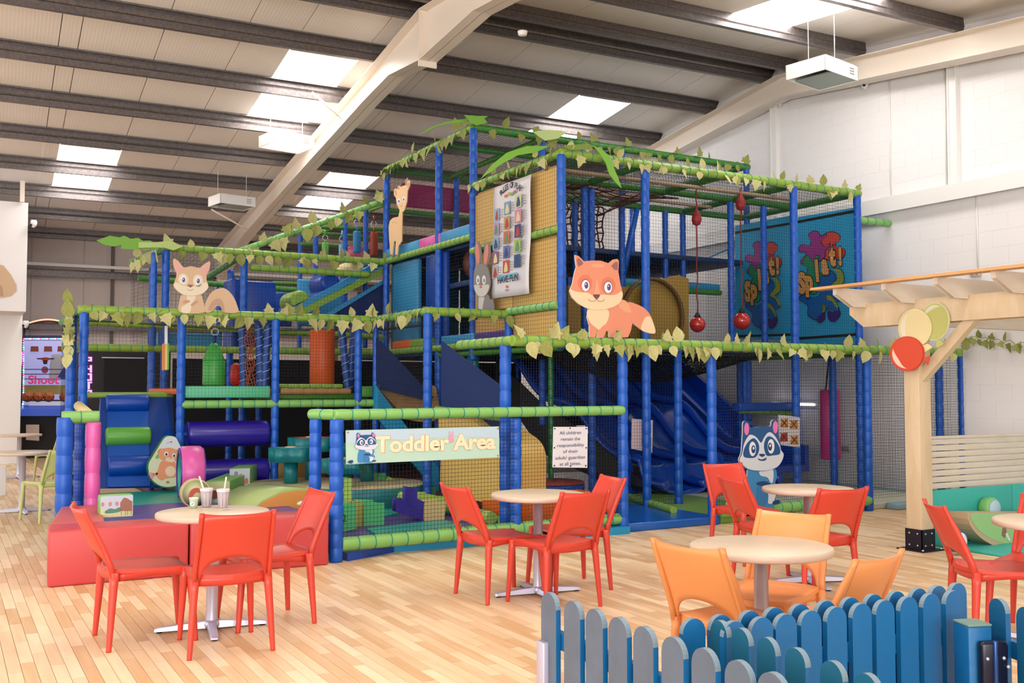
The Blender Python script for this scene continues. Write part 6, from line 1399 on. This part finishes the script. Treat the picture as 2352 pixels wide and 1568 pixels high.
# ================================================================== foreground picket fences
PB = mat('picket blue', '#0c6aa6', .45, bump=.08, bscale=25); PT = mat('picket teal blue', '#0d6584', .5, bump=.08, bscale=25); PGy = mat('picket grey blue', '#626e80', .55, bump=.08, bscale=25, var=.08, vscale=8); PTp = mat('picket pale top', '#7f97a6', .6)  # one run has grey-blue faces with blue edges; rounded tops are paler
HP = .78
def pickets(name, lab, pts, face, w, flip=1, rails=True, edge=PB, back=.0, cover=None):
    P = [Z(x, y, HP) for x, y in pts]; n = len(P); c = sum(P, V())/n; d = (P[-1]-P[0]); d.z = 0; L = d.length; d.normalize(); nr = V((d.y, -d.x, 0))*flip
    t = thing(name, lab, 'fence', (P[0].x, P[0].y, 0))
    for k, p in enumerate(P):
        q = P[0]+d*((p-P[0]).dot(d)); ol = [(-w/2, 0), (w/2, 0), (w/2, HP-w/2)]+[(w/2*math.cos(a), HP-w/2+w/2*math.sin(a)) for a in [math.pi*i/12 for i in range(1, 12)]]+[(-w/2, HP-w/2)]
        b = MB(); m = len(ol); th = .02; z0 = .03
        A = [V((q.x, q.y, 0))+d*x+V((0, 0, max(z, z0)))+nr*th/2 for x, z in ol]; B_ = [p_-nr*th for p_ in A]
        b.k = 0; b.add(A+B_, [tuple(range(m)), tuple(range(2*m-1, m-1, -1))])
        for i in range(m):
            j = (i+1) % m; b.k = 2 if 2 <= i < m-1 else 1
            b.add([A[i], A[j], B_[j], B_[i]], [(0, 1, 2, 3)])
        o = b.build('picket', [face, edge, PTp], t)
    if rails:
        for z in (.2, .58):
            a, e = P[0]-d*w*.4, P[-1]+d*w*.4; s = -nr*(.012)
            MB().hexa([V((a.x, a.y, z))+s, V((e.x, e.y, z))+s, V((e.x, e.y, z))+s*3.4, V((a.x, a.y, z))+s*3.4], [V((a.x, a.y, z+.06))+s, V((e.x, e.y, z+.06))+s, V((e.x, e.y, z+.06))+s*3.4, V((a.x, a.y, z+.06))+s*3.4]).build('cross_rail', PB, t)
    return t, P, d, nr
pickets('picket_fence', 'grey blue picket fence running towards the camera, nearest and leftmost', [(1265, 1360), (1313, 1380), (1366, 1398), (1422, 1417), (1481, 1438), (1549, 1462), (1624, 1487), (1704, 1515), (1780, 1543), (1880, 1580)], PGy, .108, 1)
pickets('picket_fence', 'dark teal picket fence running towards the camera, second from left', [(1656, 1424), (1712, 1441), (1775, 1462), (1841, 1486), (1916, 1517), (1998, 1545), (2090, 1580)], PT, .09, 1)
pickets('picket_fence', 'bright blue picket fence running to the right, front row', [(1683, 1425), (1742, 1415), (1799, 1408), (1856, 1400), (1915, 1392), (1973, 1384), (2028, 1377), (2081, 1369), (2134, 1362), (2186, 1355)], PB, .092, 1)
pickets('picket_fence', 'bright blue picket fence just behind the front row, offset', [(1590, 1419), (1651, 1410), (1721, 1402), (1778, 1395), (1837, 1387), (1896, 1379), (1951, 1371), (2005, 1364), (2057, 1357), (2107, 1350), (2151, 1344), (2196, 1338)], PB, .092, 1)
pt, Pq, dd, nn = pickets('picket_gate', 'blue picket gate right of the latch post', [(2295, 1374), (2352, 1394), (2420, 1412)], mat('picket deep blue', '#0a5c88', .5), .088, 1)
c = Z(2235, 1433, .70); t = thing('latch_post', 'square blue gate post with black latch between picket runs', 'gate post', (c.x, c.y, 0))
M = Matrix.Translation(V((c.x, c.y, 0))) @ Matrix.Rotation(math.radians(-20), 4, 'Z')
MB().rbox((-.045, -.04, 0), (.045, .05, .70), .006, M).build('post', PB, t); MB().rbox((-.046, -.041, .7), (.046, .051, .708), .003, M).build('post_top', mat('pale green top', '#6f9488', .6), t)  # cap is paler and greener than the post
lt = MB().rbox((-.018, -.075, .50), (.085, -.04, .655), .012, M).build('latch', mat('latch black', '#10122a', .3), t)
MB().rbox((.022, -.085, .49), (.036, -.07, .66), .004, M).build('latch_bar', mat('latch blue grey', '#3a5a9a', .25, metal=.6), lt)
for x, z in ((.0, .60), (.062, .60), (.078, .57)): MB().lathe(M @ V((x, -.076, z)), [(.007, 0), (.006, .004), (.001, .006)], 10, ax=M.to_3x3() @ V((0, -1, 0))).build('latch_screw', CHROME, lt)
MB().path([M @ V((.04, -.06, .5)), M @ V((.045, -.06, .4))], .004, 6).build('latch_cable', BLACK, lt)
p0 = Z(1250, 1360, .78); c = Z(1252, 1472, .60); t = MB().rbox((c.x-.02, c.y-.02, .2), (c.x+.02, c.y+.03, .6), .004).build('end_bracket', mat('zinc plate', '#b9b4c6', .4, metal=.5)); tag(t, 'zinc end bracket at the left end of grey pickets', 'bracket')
# ================================================================== far left: basketball machine, photo booth, squirrel tail
ym = 24.2; f = lambda x, y, o=0: Y(x, y, ym+o)
bm = thing('basketball_machine', 'basketball arcade machine with coloured lights beyond the left chairs', 'arcade machine', (f(105, 1040).x, ym, 0))
def mp(nm, pts, m, o=0, th=.04, par=bm): return MB().prism([f(x, y, o) for x, y in pts], (0, th, 0)).build(nm, m, par)
z_ = f(100, 1000)
MB().box((f(48, 1000).x, ym, 0), (f(166, 1000).x, ym+.9, f(100, 955).z)).build('cabinet_base', BLACK, bm)
MB().hexa([f(42, 955, -.3), f(160, 955, -.3), f(164, 955, .0), f(47, 955, .0)], [f(45, 940, -.3), f(160, 940, -.3), f(163, 930, .0), f(50, 930, .0)]).build('front_ledge', mat('ledge blue', '#2a4aa8', .4, emit=.25), bm)
mp('side_panel', [(40, 1000), (48, 1000), (56, 775), (50, 775)], BLACK, 0, .9); mp('side_panel', [(162, 950), (168, 950), (168, 775), (164, 775)], BLACK, 0, .9)
mp('back_board', [(52, 932), (164, 932), (166, 778), (54, 778)], mat('machine lilac', '#a8a8dc', .5, emit=.35), .75)
mp('header', [(52, 780), (167, 780), (166, 770), (54, 770)], mat('machine navy', '#141a40', .5), .0, .3)
for k in range(3): mp('score_panel', [(70+k*31, 807), (89+k*31, 807), (88+k*31, 795), (71+k*31, 795)], mat('score brown', '#7a2f1c', .4, emit=.15), .7); 
mp('player_print', [(112, 875), (132, 875), (146, 835), (148, 820), (135, 812), (118, 814), (114, 840)], EW, .72, .01); mp('player_print', [(132, 866), (160, 875), (158, 860), (148, 840)], mat('print deep blue', '#26389a', .5, emit=.1), .715, .01)
mp('hoop_board', [(84, 822), (126, 822), (124, 825), (86, 825)], EB, .5); o = MB().path([f(104+9*math.cos(a), 824+2*math.sin(a), .3) for a in [2*math.pi*i/12 for i in range(13)]], .02, 6).build('hoop', mat('hoop red', '#c83a20', .4), bm)
mp('hoop_net', [(98, 826), (110, 826), (108, 836), (100, 836)], BLACK, .3, .02); mp('emblem', ell(103, 849, 8, 8), mat('emblem red', '#9a4a6a', .5, emit=.1), .7, .01)
for k in range(3): mp('cross_bar', [(54, 847+k*11), (164, 847+k*11), (164, 849+k*11), (54, 849+k*11)], EB, .2, .02)
mp('lower_board', [(54, 905), (162, 905), (162, 884), (54, 884)], mat('machine gold', '#8a7a3a', .5, emit=.1), .3, .02)
text('Shoot', f(64, 881, .2), (1, 0, 0), (0, 0, 1), .26, mat('shoot pink', '#b02a6a', .5, emit=.3), bm, 'lettering', .03)
mp('name_plate', [(66, 931), (146, 931), (146, 921), (66, 921)], mat('plate white', '#dcd8ea', .5, emit=.2), -.05, .03)
mp('side_lamp', [(46, 838), (50, 838), (52, 808), (48, 808)], mat('lamp magenta', '#e040e0', .4, emit=2.5), -.05, .05)
ac = []
for i in range(17):
    a = i/16; ac.append(f(62+94*a, 745-7*math.sin(math.pi*a), 0))
MB().path(ac, .02, 6).build('arch_tube', mat('machine navy', '#141a40', .5), bm); mp('arch_support', [(53, 772), (57, 772), (60, 745), (55, 745)], mat('machine navy', '#141a40', .5)); mp('arch_support', [(163, 772), (167, 772), (168, 745), (163, 745)], mat('machine navy', '#141a40', .5))
mp('spot_lamp', [(53, 753), (66, 756), (68, 745), (53, 743)], BLACK, -.1, .2); mp('spot_lamp', [(156, 757), (168, 753), (168, 744), (156, 746)], BLACK, -.1, .2)
LC = [mat('bulb %s' % c, c, .4, emit=4) for c in ('#ff4060', '#40a0ff', '#50ff90', '#c060ff', '#ffffff')]; LO = mat('bulb warm', '#ff7050', .4, emit=4)
def bulb(p, m, r=.016): MB().sphere(p, r, 4, 6).build('bulb', m, bm)
for i in range(26): bulb(ac[0].lerp(ac[-1], i/25)+V((0, -.04, .09*math.sin(math.pi*i/25)))+V((0, 0, .02)), LO)
for i in range(30): bulb(f(55+109*i/29, 778, -.04), LC[i % 5])
for i in range(32):
    bulb(f(54-(4 if i > 26 else 0)*(i-26)/5, 782+5.2*i, -.04), LC[(i*3) % 5]); bulb(f(163, 782+5.2*i, -.04), LC[(i*3+1) % 5])
for px, lab in ((63, 'leftmost basketball on the machine shelf'), (87, 'second basketball on the machine shelf'), (112, 'third basketball on the machine shelf'), (149, 'rightmost basketball on the machine shelf')):
    c = f(px, 911, -.12); t = thing('basketball', lab, 'ball', tuple(c), 0, 'basketballs on the machine')
    MB().sphere(c, .115, 10, 16).build('ball', mat('basketball orange', '#c2612c', .5), t)
    b = MB()
    for ax in (V((1, 0, 0)), V((0, 0, 1)), V((.7, 0, .7))):
        a1 = ax.cross(V((0, 1, 0))).normalized(); b.path([c+(a1*math.cos(w)+V((0, 1, 0))*math.sin(w))*.116 for w in [2*math.pi*i/20 for i in range(21)]], .0035, 4)
    b.build('seam', BLACK, t)
mp('shelf', [(54, 921), (163, 921), (163, 918), (54, 918)], BLACK, -.2, .3)
o = tag(MB().prism([Y(x, y, 23.6) for x, y in ((60, 1010), (90, 1012), (90, 975), (60, 975))], (0, .05, 0)).build('picture_stand', mat('stand print', '#d8c0b0', .5)), 'small printed board standing below the basketball machine', 'sign')
# photo booth
yp = 20.5
bt = thing('photo_booth', 'black photo booth with pink lit letters behind the left posts', 'booth', (Y(290, 1000, yp).x, yp, 0))
a, c = Y(193, 897, yp), Y(392, 808, yp)
MB().box((a.x, yp, 0), (c.x, yp+1.6, c.z)).build('cabin', mat('booth black', '#0b0a0c', .5), bt)
MB().box((a.x+.35, yp-.02, .3), (c.x-.35, yp, c.z-.12)).build('curtain', mat('booth curtain', '#100f12', .9, bump=.6, bscale=18), bt)
MB().box((a.x+.3, yp-.03, c.z-.14), (c.x-.5, yp-.01, c.z-.12)).build('curtain_rail', CHROME, bt)
PK = mat('pink lit dots', '#ff66ee', .4, emit=2.2)
FONT5 = {'P': ['111', '101', '111', '100', '100'], 'H': ['101', '101', '111', '101', '101'], 'O': ['111', '101', '101', '101', '111'], 'T': ['111', '010', '010', '010', '010']}
for k, ch in enumerate('PHOTO'):
    for r_, row in enumerate(FONT5[ch]):
        for q, v in enumerate(row):
            if v == '1': p = Y(199+q*5, 821+k*19+r_*3.4, yp-.05); MB().box((p.x-.018, yp-.05, p.z-.014), (p.x+.018, yp-.03, p.z+.014)).build('letter_dot', PK, bt)
# printed squirrel tail on the white box
p = lambda x, y: Y(x, y, 21.39)
bo = Board('tail_print', 'painted tan squirrel tail on the white boxed wall at the left edge', 'wall print', p, (0, -1, 0), thick=.004)
tlp = [(-10, 605), (8, 610), (24, 630), (38, 655), (38, 668), (25, 680), (5, 683), (-10, 682)]
bo.base(tlp, SQ); bo.lay('tail_shade', [(-10, 640), (-2, 650), (6, 660), (8, 680), (-10, 680)], SQ2, 1)
o = tag(MB().rbox((Y(0, 1000, 15.9).x-.3, 15.9, 0), (Y(17, 1000, 15.9).x, 16.0, .42), .01).build('floor_sign', EW), 'white floor sign at the left picture edge under the table', 'sign') 
a, c = X(1775, 922, XW), X(1880, 934, XW); t = thing('reflection_strip', 'added glowing strip for a bright reflection on the wall behind the pink bag', 'light', (XW-.05, a.y, c.z))
MB().rbox((XW-.05, c.y, c.z), (XW-.002, a.y, c.z+.07), .01).build('batten', WHITE, t); MB().tube((XW-.065, c.y+.03, c.z+.035), (XW-.065, a.y-.03, c.z+.035), .014, 10).build('tube', mat('reflection glow', '#fff4f8', .4, emit=3), t)  # no real fitting: emissive strip added in place of a bright reflection
# ================================================================== tidy
for o in list(bpy.data.objects):
    for k in ('base', 'local'):
        if k in o: del o[k]
